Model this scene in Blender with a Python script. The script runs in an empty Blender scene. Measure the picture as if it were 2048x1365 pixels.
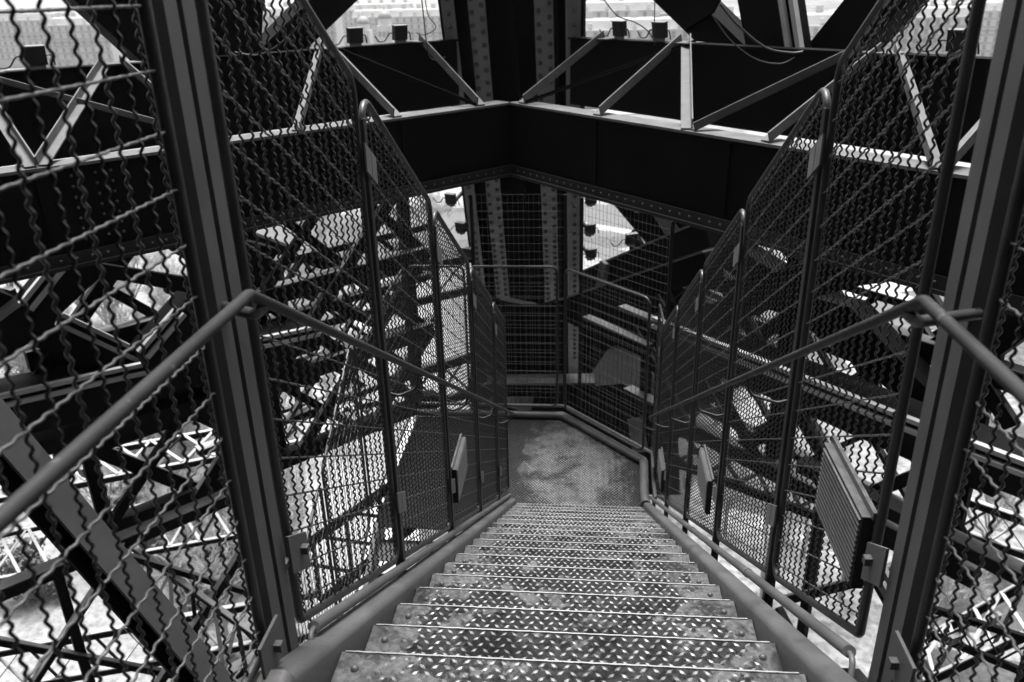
import bpy, math, random
from mathutils import Vector, Matrix
V = Vector
random.seed(7)
SC = bpy.context.scene
COL = SC.collection

# ------------------------------------------------------------------ camera
W_, H_ = 2048.0, 1365.0
FPX = 1636.0                                  # focal length in photo pixels
AX = V((0.99594396, 0.01396649, -0.08888517))   # stair axes seen from the camera (x right, y down, z ahead)
AY = V((0.08709809, -0.39749317, 0.91346215))
AZ = V((-0.02257338, -0.91749884, -0.39709738))
def c2w(v): return V((AX.dot(v), AY.dot(v), AZ.dot(v)))
cam_d = bpy.data.cameras.new('camera'); cam = bpy.data.objects.new('camera', cam_d); COL.objects.link(cam)
r_, u_, b_ = c2w(V((1, 0, 0))), c2w(V((0, -1, 0))), c2w(V((0, 0, -1)))
cam.matrix_world = Matrix(((r_.x, u_.x, b_.x, 0), (r_.y, u_.y, b_.y, 0), (r_.z, u_.z, b_.z, 0), (0, 0, 0, 1)))
cam_d.sensor_width = 36.0; cam_d.lens = FPX * 36 / W_
cam_d.clip_start = 0.05; cam_d.clip_end = 12000
cam_d.dof.use_dof = True; cam_d.dof.focus_distance = 3.4; cam_d.dof.aperture_fstop = 4.0
SC.camera = cam

# ------------------------------------------------------------------ light
SUN_EL, SUN_AZ = math.radians(77), math.radians(-6)   # azimuth from +Y towards +X
world = bpy.data.worlds.new('World'); SC.world = world; world.use_nodes = True
nt = world.node_tree; nt.nodes.clear()
sky = nt.nodes.new('ShaderNodeTexSky'); sky.sky_type = 'NISHITA'; sky.sun_disc = False
sky.sun_elevation = SUN_EL; sky.sun_rotation = SUN_AZ
sky.air_density = 1.0; sky.dust_density = 4.0
bw = nt.nodes.new('ShaderNodeRGBToBW'); bg = nt.nodes.new('ShaderNodeBackground'); wo = nt.nodes.new('ShaderNodeOutputWorld')
bg.inputs['Strength'].default_value = 0.05
nt.links.new(sky.outputs[0], bw.inputs[0]); nt.links.new(bw.outputs[0], bg.inputs['Color']); nt.links.new(bg.outputs[0], wo.inputs[0])
sl = bpy.data.lights.new('sun', 'SUN'); sl.energy = 1.5; sl.angle = math.radians(24); sl.color = (1, 1, 1)
so = bpy.data.objects.new('sun', sl); COL.objects.link(so)
sd = V((math.sin(SUN_AZ) * math.cos(SUN_EL), math.cos(SUN_AZ) * math.cos(SUN_EL), math.sin(SUN_EL)))
so.rotation_euler = (-sd).to_track_quat('-Z', 'Y').to_euler(); so.location = (0, 0, 60)
SC.view_settings.view_transform = 'Standard'; SC.view_settings.look = 'None'
SC.view_settings.gamma = 1.0; SC.view_settings.use_curve_mapping = False
SC.view_settings.exposure = 2.85
SC.cycles.use_denoising = True
SC.cycles.max_bounces = 6; SC.cycles.diffuse_bounces = 3; SC.cycles.glossy_bounces = 3
SC.cycles.sample_clamp_indirect = 4.0

# ------------------------------------------------------------------ photo helpers: a sight line meets a real plane
def ray(px, py): return c2w(V((px - W_ / 2, py - H_ / 2, FPX)))
def onX(px, py, x): v = ray(px, py); return v * (x / v.x)
def onY(px, py, y): v = ray(px, py); return v * (y / v.y)
def onZ(px, py, z): v = ray(px, py); return v * (z / v.z)
def onP(px, py, p, n): v = ray(px, py); return v * (p.dot(n) / v.dot(n))

# ------------------------------------------------------------------ materials (black-and-white photograph: neutral greys)
MATS = {}
def newmat(name):
    m = bpy.data.materials.new(name); m.use_nodes = True
    n = m.node_tree.nodes; b = n['Principled BSDF']; MATS[name] = m
    return m, m.node_tree, b
def N(t, typ, **kw):
    n = t.nodes.new(typ)
    for k, v in kw.items():
        if hasattr(n, k): setattr(n, k, v)
        else: n.inputs[k].default_value = v
    return n
def ramp(t, src, stops):
    r = t.nodes.new('ShaderNodeValToRGB'); el = r.color_ramp.elements
    while len(el) < len(stops): el.new(0.5)
    for e, (p, c) in zip(el, stops): e.position = p; e.color = (c, c, c, 1)
    t.links.new(src, r.inputs[0]); return r
def grey(name, lo, hi, scale=6.0, rough=0.6, metal=0.0, bump=0.0, bscale=60.0, detail=6.0, spec=0.5, coord='Object', speck=None):
    m, t, b = newmat(name)
    tc = N(t, 'ShaderNodeTexCoord')
    if coord == 'World':
        g = N(t, 'ShaderNodeNewGeometry'); src = g.outputs['Position']
    else: src = tc.outputs['Object']
    no = N(t, 'ShaderNodeTexNoise', **{'Scale': scale, 'Detail': detail, 'Roughness': 0.65})
    t.links.new(src, no.inputs['Vector'])
    rp = ramp(t, no.outputs['Fac'], [(0.3, lo), (0.7, hi)])
    out = rp.outputs[0]
    if speck:
        n2 = N(t, 'ShaderNodeTexNoise', **{'Scale': speck[0], 'Detail': 3.0}); t.links.new(src, n2.inputs['Vector'])
        r2 = ramp(t, n2.outputs['Fac'], [(speck[1], 0.0), (speck[1] + 0.05, 1.0)])
        mx = N(t, 'ShaderNodeMix', data_type='RGBA'); t.links.new(r2.outputs[0], mx.inputs['Factor'])
        t.links.new(out, mx.inputs[6]); mx.inputs[7].default_value = (speck[2],) * 3 + (1,); out = mx.outputs[2]
    t.links.new(out, b.inputs['Base Color'])
    rr = ramp(t, no.outputs['Fac'], [(0.3, max(0.05, rough - 0.12)), (0.7, min(1, rough + 0.12))])
    t.links.new(rr.outputs[0], b.inputs['Roughness'])
    b.inputs['Metallic'].default_value = metal; b.inputs['Specular IOR Level'].default_value = spec
    if bump:
        n3 = N(t, 'ShaderNodeTexNoise', **{'Scale': bscale, 'Detail': 4.0}); t.links.new(src, n3.inputs['Vector'])
        bp = N(t, 'ShaderNodeBump', **{'Strength': bump, 'Distance': 0.004}); t.links.new(n3.outputs['Fac'], bp.inputs['Height'])
        t.links.new(bp.outputs[0], b.inputs['Normal'])
    return m
grey('tower_paint_shaded', 0.0008, 0.0045, 2.2, 0.7, bump=0.3, bscale=30, spec=0.06, coord='World')  # near-black copy of the ironwork paint, shade on the webs included
grey('tower_paint_lit', 0.055, 0.11, 5.0, 0.75, bump=0.5, bscale=40, spec=0.25, coord='World', speck=(18, 0.66, 0.05))  # same ironwork, colour raised for sky-lit tops and lacing bars
grey('pale_lit_paint', 0.2, 0.32, 2.0, 0.7, spec=0.25, coord='World')  # white rails and trusses, also light painted on lattice bar tops
grey('tower_paint_dim_lit', 0.03, 0.07, 2.0, 0.7, spec=0.25, coord='World')  # dimmer lit tone of the ironwork, for trusses and web rivets
grey('stair_paint', 0.05, 0.085, 5.0, 0.5, bump=0.25, bscale=80, coord='World', speck=(30, 0.7, 0.03))
grey('post_paint', 0.06, 0.085, 7.0, 0.6, bump=0.1, spec=0.3, bscale=120, coord='World', speck=(45, 0.72, 0.05))
grey('clamp_metal', 0.11, 0.15, 12.0, 0.7, spec=0.2, coord='World')
grey('rail_paint', 0.012, 0.026, 6.0, 0.55, spec=0.22, bump=0.3, bscale=45, coord='World', speck=(28, 0.64, 0.05))
grey('frame_paint', 0.012, 0.022, 9.0, 0.45, bump=0.3, bscale=120, coord='World')
grey('wire_metal', 0.004, 0.01, 20.0, 0.32, spec=0.6)
grey('cross_wire_lit', 0.025, 0.05, 30.0, 0.4, spec=0.6)  # same metal as the upright wires, lightened for its sky-lit top
grey('galvanised_wire', 0.03, 0.06, 20.0, 0.5, spec=0.5)
grey('dark_paint', 0.004, 0.009, 4.0, 0.6, spec=0.3)
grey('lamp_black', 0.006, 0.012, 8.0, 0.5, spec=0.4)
grey('lamp_paint_lit', 0.09, 0.14, 8.0, 0.6)  # lamp black lightened to show the top as lit
grey('aluminium', 0.06, 0.09, 30.0, 0.42, metal=0.3, coord='World')
grey('rubber', 0.01, 0.02, 8.0, 0.6)
grey('bolt_metal', 0.03, 0.06, 60.0, 0.55)

# ------------------------------------------------------------------ mesh helpers
class MB:
    def __init__(s): s.v, s.f, s.sm = [], [], []
    def add(s, vs, fs, smooth=False):
        o = len(s.v); s.v += [V(p) for p in vs]
        for f in fs: s.f.append([i + o for i in f]); s.sm.append(smooth)
        return s
    def box(s, c, size, ax=None):
        c = V(c); x, y, z = (ax or (V((1, 0, 0)), V((0, 1, 0)), V((0, 0, 1))))
        hx, hy, hz = x * size[0] / 2, y * size[1] / 2, z * size[2] / 2
        vs = [c + a * hx + b * hy + d * hz for a in (-1, 1) for b in (-1, 1) for d in (-1, 1)]
        return s.add(vs, [(0, 1, 3, 2), (4, 6, 7, 5), (0, 4, 5, 1), (2, 3, 7, 6), (0, 2, 6, 4), (1, 5, 7, 3)])
    def bar(s, p, q, w, h, up=V((0, 0, 1)), drop=0.0):
        p, q = V(p), V(q); d = (q - p).normalized(); side = d.cross(up)
        if side.length < 1e-4: side = d.cross(V((1, 0, 0)))
        side.normalize(); n = side.cross(d).normalized()
        c = (p + q) / 2 - n * drop
        return s.box(c, ((q - p).length, w, h), (d, side, n))
    def angle(s, p, q, w, t=0.012, up=V((0, 0, 1)), flip=1):
        p, q = V(p), V(q); d = (q - p).normalized(); side = d.cross(up).normalized(); n = side.cross(d).normalized()
        s.box((p + q) / 2, ((q - p).length, w, t), (d, side, n))
        s.box((p + q) / 2 + side * flip * (w / 2 - t / 2) + n * (w * 0.46), ((q - p).length, t, w * 0.9), (d, side, n))
        return s
    def prism(s, poly, ext):
        ext = V(ext); n = len(poly); a = [V(p) for p in poly]; b = [p + ext for p in a]
        return s.add(a + b, [tuple(range(n))[::-1], tuple(range(n, 2 * n))] + [(i, (i + 1) % n, n + (i + 1) % n, n + i) for i in range(n)])
    def tube(s, pts, r, k=8, closed=False, cap=True):
        pts = [V(p) for p in pts]; n = len(pts); rings = []; up = None
        for i, p in enumerate(pts):
            if closed: d = pts[(i + 1) % n] - pts[i - 1]
            else: d = pts[min(i + 1, n - 1)] - pts[max(i - 1, 0)]
            d.normalize()
            if up is None:
                up = V((0, 0, 1)) if abs(d.z) < 0.9 else V((1, 0, 0))
            a = d.cross(up)
            if a.length < 1e-5: a = d.cross(V((0.3, 1, 0.2)))
            a.normalize(); up = a.cross(d).normalized(); b = up
            rr = r[i] if isinstance(r, (list, tuple)) else r
            rings.append([p + (a * math.cos(2 * math.pi * j / k) + b * math.sin(2 * math.pi * j / k)) * rr for j in range(k)])
        vs = [v for g in rings for v in g]; fs = []
        for i in range(n if closed else n - 1):
            i2 = (i + 1) % n
            for j in range(k): fs.append((i * k + j, i * k + (j + 1) % k, i2 * k + (j + 1) % k, i2 * k + j))
        s.add(vs, fs, True)
        if cap and not closed:
            s.add(rings[0], [tuple(range(k))]); s.add(rings[-1], [tuple(range(k))[::-1]])
        return s
    def mesh(s, name, mat):
        me = bpy.data.meshes.new(name); me.from_pydata([tuple(p) for p in s.v], [], s.f)
        me.polygons.foreach_set('use_smooth', s.sm); me.materials.append(MATS[mat]); me.update(); return me
def wloc(o):
    p = V((0, 0, 0))
    while o: p += o.location; o = o.parent
    return p
def link(name, data, parent=None, loc=(0, 0, 0)):
    o = bpy.data.objects.new(name, data); COL.objects.link(o); o.parent = parent; o.location = loc; return o
def tag(o, label=None, cat=None, group=None, kind=None):
    for k, v in (('label', label), ('category', cat), ('group', group), ('kind', kind)):
        if v: o[k] = v
    return o
def thing(name, label, cat, loc, group=None):
    o = bpy.data.objects.new(name, None); COL.objects.link(o); o.location = loc; o.empty_display_size = 0.1
    return tag(o, label, cat, group, 'thing')
def part(mb, name, mat, parent=None, kind=None):
    if parent is not None:
        off = wloc(parent); mb.v = [p - off for p in mb.v]
    o = link(name, mb.mesh(name, mat), parent)
    if kind: o['kind'] = kind
    return o
def fillet(pts, rads, closed=True, seg=6):
    out = []; n = len(pts)
    for i, p in enumerate(pts):
        p = V(p)
        if (not closed and i in (0, n - 1)) or rads[i] <= 0: out.append(p); continue
        a = (V(pts[i - 1]) - p); b = (V(pts[(i + 1) % n]) - p); la, lb = a.length, b.length; a.normalize(); b.normalize()
        th = math.acos(max(-1, min(1, a.dot(b)))); t = min(rads[i] / math.tan(th / 2), la * 0.48, lb * 0.48); r = t * math.tan(th / 2)
        c = p + (a + b).normalized() * (r / math.sin(th / 2)); s0 = p + a * t - c; s1 = p + b * t - c
        ang = s0.angle(s1)
        for j in range(seg + 1):
            f = j / seg; out.append(c + (s0 * math.sin((1 - f) * ang) + s1 * math.sin(f * ang)) / math.sin(ang))
    return out

# ------------------------------------------------------------------ geometry of the stair
M = 0.593                       # fall per metre
Y0, Z0, GO = 1.48, -1.60, 0.3137
RISE = GO * M
NT = 18
XL, XR = -0.70, 0.626           # ends of the treads
FL, FR = -0.80, 0.79           # planes of the mesh fences
def nose(y): return Z0 - M * (y - Y0)
ZL = Z0 - RISE * (NT + 1) + RISE * 0.02   # lower landing

# ================================================================== STRUCTURE: ground, river, roads
GZ = -40.0
def ground_mat():
    m, t, b = newmat('ground')
    g = N(t, 'ShaderNodeNewGeometry')
    n1 = N(t, 'ShaderNodeTexNoise', **{'Scale': 0.035, 'Detail': 3.0}); n2 = N(t, 'ShaderNodeTexNoise', **{'Scale': 1.6, 'Detail': 10.0, 'Roughness': 0.8})
    t.links.new(g.outputs['Position'], n1.inputs['Vector']); t.links.new(g.outputs['Position'], n2.inputs['Vector'])
    grass = ramp(t, n2.outputs['Fac'], [(0.35, 0.02), (0.65, 0.13)]); grav = ramp(t, n2.outputs['Fac'], [(0.35, 0.09), (0.65, 0.27)])
    msk = ramp(t, n1.outputs['Fac'], [(0.52, 0.0), (0.54, 1.0)])
    mx = N(t, 'ShaderNodeMix', data_type='RGBA'); t.links.new(msk.outputs[0], mx.inputs['Factor'])
    t.links.new(grass.outputs[0], mx.inputs[6]); t.links.new(grav.outputs[0], mx.inputs[7])
    t.links.new(mx.outputs[2], b.inputs['Base Color']); b.inputs['Roughness'].default_value = 0.95; b.inputs['Specular IOR Level'].default_value = 0.1
ground_mat()
grey('gravel', 0.16, 0.28, 1.4, 0.95, spec=0.1, coord='World')
grey('grass', 0.03, 0.09, 2.5, 0.95, spec=0.1, coord='World')
grey('asphalt', 0.07, 0.11, 0.8, 0.9, spec=0.2, coord='World')
grey('stone', 0.2, 0.3, 0.6, 0.9, spec=0.1, coord='World')
grey('road_paint', 0.6, 0.7, 2.0, 0.8, spec=0.2, coord='World')
grey('water', 0.16, 0.24, 0.05, 0.25, spec=0.5, coord='World')
S = 6000
tag(part(MB().add([(-S, -S, GZ), (S, -S, GZ), (S, S, GZ), (-S, S, GZ)], [(0, 1, 2, 3)]), 'ground', 'ground'), kind='structure')
def sheet(name, poly, z, mat):
    return tag(part(MB().add([(x, y, z) for x, y in poly], [tuple(range(len(poly)))]), name, mat), kind='structure')
# river and the quays this side and beyond it
sheet('river', [(-900, 95), (-120, 150), (60, 165), (400, 150), (900, 95), (900, 190), (420, 262), (60, 285), (-150, 268), (-900, 200)], GZ + 0.02, 'water')
sheet('quay_road', [(-900, 76), (-120, 128), (60, 142), (400, 128), (900, 76), (900, 92), (400, 147), (60, 161), (-120, 147), (-900, 92)], GZ + 0.016, 'asphalt')
sheet('far_quay', [(-900, 203), (-150, 271), (60, 288), (420, 265), (900, 193), (900, 225), (420, 300), (60, 322), (-150, 305), (-900, 236)], GZ + 0.016, 'stone')
sheet('path', [(-30, -10), (-14, 12), (-10, 60), (-6, 120), (2, 120), (-3, 60), (-6, 20), (-18, -10)], GZ + 0.012, 'gravel')
grey('paving', 0.05, 0.25, 1.3, 0.9, spec=0.1, coord='World', detail=12)
sheet('plaza', [(4, -20), (40, -20), (60, 40), (48, 80), (20, 88), (9, 60), (5, 20)], GZ + 0.012, 'paving')
sheet('road', [(70, -40), (84, -40), (96, 60), (80, 128), (66, 128), (82, 60)], GZ + 0.016, 'asphalt')
def psheet(name, pix, z, mat): return sheet(name, [(lambda p: (p.x, p.y))(onZ(x, y, GZ)) for x, y in pix], GZ + z, mat)
psheet('lawn', [(1760, 1130), (1900, 1100), (2120, 1150), (2120, 1290), (1900, 1260), (1770, 1230)], 0.024, 'grass')
psheet('lawn', [(1760, 1290), (1900, 1300), (2120, 1340), (2120, 1440), (1700, 1440)], 0.024, 'grass')
psheet('lawn', [(1400, 900), (1580, 880), (1700, 960), (1640, 1060), (1430, 1010)], 0.024, 'grass')
psheet('lawn', [(1880, 830), (2120, 860), (2120, 960), (1900, 930)], 0.024, 'grass')
psheet('path', [(580, 760), (700, 620), (820, 640), (830, 900), (850, 1340), (560, 1340), (540, 1000)], 0.02, 'stone')
psheet('pavement', [(1600, 600), (1760, 560), (2120, 520), (2120, 545), (1760, 590), (1640, 640)], 0.028, 'stone')
psheet('road', [(1640, 645), (1760, 594), (2120, 549), (2120, 620), (1780, 670), (1690, 720)], 0.028, 'asphalt')
psheet('lane_marking', [(1664, 685), (1770, 634), (2120, 584), (2120, 588), (1770, 638), (1666, 690)], 0.036, 'road_paint')
psheet('pavement', [(1690, 724), (1780, 674), (2120, 624), (2120, 645), (1790, 700), (1710, 745)], 0.028, 'stone')
psheet('road', [(1150, 400), (1330, 430), (1330, 470), (1150, 440)], 0.028, 'asphalt')
psheet('pavement', [(1150, 442), (1330, 472), (1330, 482), (1150, 452)], 0.028, 'stone')
psheet('road', [(1150, 480), (1330, 520), (1330, 550), (1150, 505)], 0.028, 'asphalt')
for i in range(9):
    x = 40 + i * 22
    sheet('lane_marking', [(x, 143 - i * 1.4), (x + 9, 142.4 - i * 1.4), (x + 9, 142.8 - i * 1.4), (x, 143.4 - i * 1.4)], GZ + 0.024, 'road_paint')

# ================================================================== UNSEEN BLOCKERS ABOVE AND BEHIND: slab and walls added to cut sky light
dk = thing('overhead_blocker', 'dark steel slab added unseen above the stair to block sky light', 'light blocker', (0, -8, 5.0))
part(MB().box((0, -10.7, 5.2), (44, 17.6, 0.4)), 'blocker_plate', 'tower_paint_shaded', dk)
for x in (-18, -12, -6, 0, 6, 12, 18): part(MB().box((x, -10.7, 4.7), (0.3, 17.6, 0.6)), 'blocker_beam', 'tower_paint_shaded', dk)
sh = thing('rear_blocker', 'dark steel casing added unseen behind the upper landing to block sky light', 'lift shaft', (0, -4, -10))
part(MB().box((0, -4.5, -4), (27.0, 0.2, 17.9)), 'blocker', 'tower_paint_shaded', sh)
for x in (-9, -3, 3, 9): part(MB().box((x, -4.35, -4), (0.3, 0.1, 17.5)), 'rib', 'tower_paint_shaded', sh)
for x in (-13.4, 13.4): part(MB().box((x, 0.4, -3.5), (0.2, 9.4, 16.9)), 'side_blocker', 'tower_paint_shaded', sh)

# ================================================================== STAIRCASE
def tread_mat(name, worn, paint, lug):
    m, t, b = newmat(name)
    g = N(t, 'ShaderNodeNewGeometry'); sep = N(t, 'ShaderNodeSeparateXYZ'); t.links.new(g.outputs['Position'], sep.inputs[0])
    n1 = N(t, 'ShaderNodeTexNoise', **{'Scale': 7.0, 'Detail': 9.0, 'Roughness': 0.7}); n2 = N(t, 'ShaderNodeTexNoise', **{'Scale': 55.0, 'Detail': 5.0})
    t.links.new(g.outputs['Position'], n1.inputs['Vector']); t.links.new(g.outputs['Position'], n2.inputs['Vector'])
    ad = N(t, 'ShaderNodeMath', operation='ADD'); ad.inputs[1].default_value = 0.04; t.links.new(sep.outputs['X'], ad.inputs[0])
    ab = N(t, 'ShaderNodeMath', operation='ABSOLUTE'); t.links.new(ad.outputs[0], ab.inputs[0])
    mr = N(t, 'ShaderNodeMapRange'); mr.inputs['From Min'].default_value = 0.4; mr.inputs['From Max'].default_value = 0.74
    t.links.new(ab.outputs[0], mr.inputs['Value'])
    sm = N(t, 'ShaderNodeMath', operation='ADD'); t.links.new(mr.outputs[0], sm.inputs[0])
    n1s = N(t, 'ShaderNodeMapRange'); n1s.inputs['From Min'].default_value = 0.3; n1s.inputs['From Max'].default_value = 0.7
    n1s.inputs['To Min'].default_value = -0.75; n1s.inputs['To Max'].default_value = 1.1
    t.links.new(n1.outputs['Fac'], n1s.inputs['Value']); t.links.new(n1s.outputs[0], sm.inputs[1])
    mk = ramp(t, sm.outputs[0], [(0.36, 0.0), (0.6, 1.0)])
    c1 = ramp(t, n2.outputs['Fac'], [(0.3, worn[0]), (0.7, worn[1])]); c2 = ramp(t, n2.outputs['Fac'], [(0.3, paint[0]), (0.7, paint[1])])
    mx = N(t, 'ShaderNodeMix', data_type='RGBA'); t.links.new(mk.outputs[0], mx.inputs['Factor'])
    t.links.new(c1.outputs[0], mx.inputs[6]); t.links.new(c2.outputs[0], mx.inputs[7])
    nd = N(t, 'ShaderNodeTexNoise', **{'Scale': 3.3, 'Detail': 8.0, 'Roughness': 0.72, 'Distortion': 0.6}); t.links.new(g.outputs['Position'], nd.inputs['Vector'])
    dr_ = ramp(t, nd.outputs['Fac'], [(0.4, 0.3 if not lug else 0.5), (0.54, 1.0)])
    ml = N(t, 'ShaderNodeMix', data_type='RGBA', blend_type='MULTIPLY'); ml.inputs['Factor'].default_value = 1.0
    t.links.new(mx.outputs[2], ml.inputs[6]); t.links.new(dr_.outputs[0], ml.inputs[7]); t.links.new(ml.outputs[2], b.inputs['Base Color'])
    b.inputs['Specular IOR Level'].default_value = 0.5 if lug else 0.04; rr = ramp(t, mk.outputs[0], [(0.0, 0.65 if not lug else 0.4), (1.0, 0.8)]); t.links.new(rr.outputs[0], b.inputs['Roughness'])
    if lug:
        inv = ramp(t, mk.outputs[0], [(0.0, 0.7), (1.0, 0.0)]); t.links.new(inv.outputs[0], b.inputs['Metallic'])
    bp = N(t, 'ShaderNodeBump', **{'Strength': 0.35, 'Distance': 0.002}); t.links.new(n2.outputs['Fac'], bp.inputs['Height']); t.links.new(bp.outputs[0], b.inputs['Normal'])
tread_mat('tread_plate', (0.005, 0.03), (0.05, 0.1), False)
tread_mat('tread_lug', (0.22, 0.4), (0.06, 0.11), True)
grey('nosing_metal', 0.08, 0.24, 25.0, 0.45, metal=0.4, coord='World')

def lugs(x0, x1, y0, y1, pitch, ln, wd, hh, z=0.0):
    mb = MB(); row = 0; y = y0
    while y < y1:
        x = x0 + (pitch / 2 if row % 2 else 0); k = row
        while x < x1:
            a = math.radians(40 if (k % 2) else -40); k += 1
            d = V((math.cos(a), math.sin(a), 0)); e = V((-d.y, d.x, 0)); c = V((x + random.uniform(-.001, .001), y, z))
            mb.add([c - d * ln / 2, c - d * ln * .12 - e * wd / 2, c + d * ln * .12 - e * wd / 2, c + d * ln / 2, c + d * ln * .12 + e * wd / 2, c - d * ln * .12 + e * wd / 2,
                    c - d * ln * .25 + V((0, 0, hh)), c + d * ln * .25 + V((0, 0, hh))],
                   [(0, 1, 6), (1, 2, 7, 6), (2, 3, 7), (3, 4, 7), (4, 5, 6, 7), (5, 0, 6)])
            x += pitch
        y += pitch * 0.72; row += 1
    return mb
stair = thing('staircase', 'steel stair of chequer plate treads running down between two mesh fences', 'staircase', (0, Y0, Z0))
# one tread: folded plate with a rounded nosing; its lugs; two bolts
tp = MB(); prof = [(-0.345, 0.0), (-0.345, -0.006), (-0.006, -0.006), (-0.003, -0.04), (0.003, -0.04), (0.004, -0.006), (0.002, -0.001), (-0.002, 0.0)]
tp.prism([(XL, y, z) for y, z in prof], (XR - XL, 0, 0)); tp_me = tp.mesh('tread', 'tread_plate')
lg_me = lugs(XL + 0.05, XR - 0.04, -0.325, -0.012, 0.036, 0.028, 0.0095, 0.0026).mesh('raised_pattern', 'tread_lug')
ne = MB().tube([(XL + 0.01 + i * 0.02, 0.0015, 0.0005 + 0.0007 * (i % 3)) for i in range(int((XR - XL) / 0.02))], 0.0036, 5); ne_me = ne.mesh('nosing_edge', 'nosing_metal')
bo = MB()
bo.add([(0.013 * math.cos(a * math.pi / 4) * r, 0.013 * math.sin(a * math.pi / 4) * r, h) for r, h in ((1, 0), (0.85, 0.008), (0.4, 0.0125)) for a in range(8)],
       [(i * 8 + j, i * 8 + (j + 1) % 8, (i + 1) * 8 + (j + 1) % 8, (i + 1) * 8 + j) for i in range(2) for j in range(8)] + [tuple(range(16, 24))], True)
bo_me = bo.mesh('bolt', 'bolt_metal')
for k in range(0, NT + 1):
    if k == 0: continue
    t = link('tread', tp_me, stair, (0, GO * k, -RISE * k))
    l = link('raised_pattern', lg_me, t); l['kind'] = 'stuff'
    link('nosing_edge', ne_me, t)
    for bx_ in (XL + 0.055, XR - 0.05): link('bolt', bo_me, t, (bx_, -0.07 + random.uniform(-.01, .01), 0.0))
# stringers
def stringer(x, sgn):
    t = 0.085 if sgn > 0 else 0.098; top = 0.055; dep = 0.30
    prof = fillet([(x, 0, top), (x + sgn * t, 0, top), (x + sgn * t, 0, top - dep), (x, 0, top - dep)], [0.03, 0.03, 0.0, 0.0])
    ya, yb = Y0 - 0.02, Y0 + GO * (NT + 0.35)
    mb = MB(); n = len(prof); pts = [(ya, nose(ya)), (yb, nose(yb))]
    vs = [V((p.x, y, p.z + z)) for y, z in pts for p in prof]
    mb.add(vs, [(i, (i + 1) % n, n + (i + 1) % n, n + i) for i in range(n)], True); mb.add(vs[:n], [tuple(range(n))]); mb.add(vs[n:], [tuple(range(n))])
    # level piece under the upper landing
    v2 = [V((p.x, y, p.z + nose(ya))) for y in (ya + 0.012, -1.2) for p in prof]
    mb.add(v2, [(i, (i + 1) % n, n + (i + 1) % n, n + i) for i in range(n)], True)
    part(mb, 'stringer', 'stair_paint', stair)
stringer(XL - 0.004, -1); stringer(XR + 0.004, 1)
# upper landing plate
up = thing('upper_landing', 'chequer plate landing at the head of the stair', 'landing', (0, 0, Z0))
part(MB().box((-0.04, Y0 - 1.35, Z0 - 0.005), (XR - XL, 2.69, 0.01)), 'plate', 'tread_plate', up)
part(lugs(XL + 0.05, XR - 0.04, 0.9, Y0 - 0.01, 0.036, 0.028, 0.0095, 0.0026, Z0), 'raised_pattern', 'tread_lug', up, 'stuff')

# ================================================================== LOWER LANDING
def landing_mat():
    m, t, b = newmat('landing_plate')
    g = N(t, 'ShaderNodeNewGeometry'); n1 = N(t, 'ShaderNodeTexNoise', **{'Scale': 2.2, 'Detail': 7.0, 'Roughness': 0.6}); n2 = N(t, 'ShaderNodeTexNoise', **{'Scale': 60.0, 'Detail': 4.0})
    t.links.new(g.outputs['Position'], n1.inputs['Vector']); t.links.new(g.outputs['Position'], n2.inputs['Vector'])
    sb = N(t, 'ShaderNodeVectorMath', operation='SUBTRACT'); sb.inputs[1].default_value = (-0.18, 8.15, ZL); t.links.new(g.outputs['Position'], sb.inputs[0])
    sc = N(t, 'ShaderNodeVectorMath', operation='MULTIPLY'); sc.inputs[1].default_value = (1.7, 1.0, 0); t.links.new(sb.outputs[0], sc.inputs[0])
    ln = N(t, 'ShaderNodeVectorMath', operation='LENGTH'); t.links.new(sc.outputs[0], ln.inputs[0])
    ms = N(t, 'ShaderNodeMath', operation='MULTIPLY_ADD'); ms.inputs[1].default_value = 1.6; t.links.new(n1.outputs['Fac'], ms.inputs[0]); t.links.new(ln.outputs['Value'], ms.inputs[2])
    mk = ramp(t, ms.outputs[0], [(0.0, 1.0), (1.0, 0.0)]); mk.color_ramp.interpolation = 'LINEAR'
    mr = N(t, 'ShaderNodeMapRange'); mr.inputs['From Min'].default_value = 1.62; mr.inputs['From Max'].default_value = 1.72; mr.inputs['To Min'].default_value = 1.0; mr.inputs['To Max'].default_value = 0.0
    t.links.new(ms.outputs[0], mr.inputs['Value'])
    sand = ramp(t, n2.outputs['Fac'], [(0.3, 0.035), (0.7, 0.085)]); wet = ramp(t, n2.outputs['Fac'], [(0.3, 0.004), (0.7, 0.016)])
    n4 = N(t, 'ShaderNodeTexNoise', **{'Scale': 3.1, 'Detail': 6.0, 'Roughness': 0.65}); t.links.new(g.outputs['Position'], n4.inputs['Vector'])
    pd = ramp(t, n4.outputs['Fac'], [(0.38, 0.0), (0.5, 1.0)]); mm = N(t, 'ShaderNodeMath', operation='MULTIPLY'); t.links.new(mr.outputs[0], mm.inputs[0]); t.links.new(pd.outputs[0], mm.inputs[1]); mr = mm
    mx = N(t, 'ShaderNodeMix', data_type='RGBA'); t.links.new(mr.outputs[0], mx.inputs['Factor']); t.links.new(wet.outputs[0], mx.inputs[6]); t.links.new(sand.outputs[0], mx.inputs[7])
    t.links.new(mx.outputs[2], b.inputs['Base Color'])
    b.inputs['Specular IOR Level'].default_value = 0.06; rr = ramp(t, mr.outputs[0], [(0.0, 0.5), (1.0, 0.9)]); t.links.new(rr.outputs[0], b.inputs['Roughness'])
landing_mat()
LA = [onZ(1020, 842, ZL), onZ(1125, 838, ZL), onZ(1287, 930, ZL), onZ(1288, 990, ZL)]
fa, fb, fc = LA[1], LA[2], LA[3]
far_y = fa.y
low = thing('lower_landing', 'dirty chequer plate landing with sandy patches at the foot of the stair', 'landing', (0, 7.1, ZL))
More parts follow.
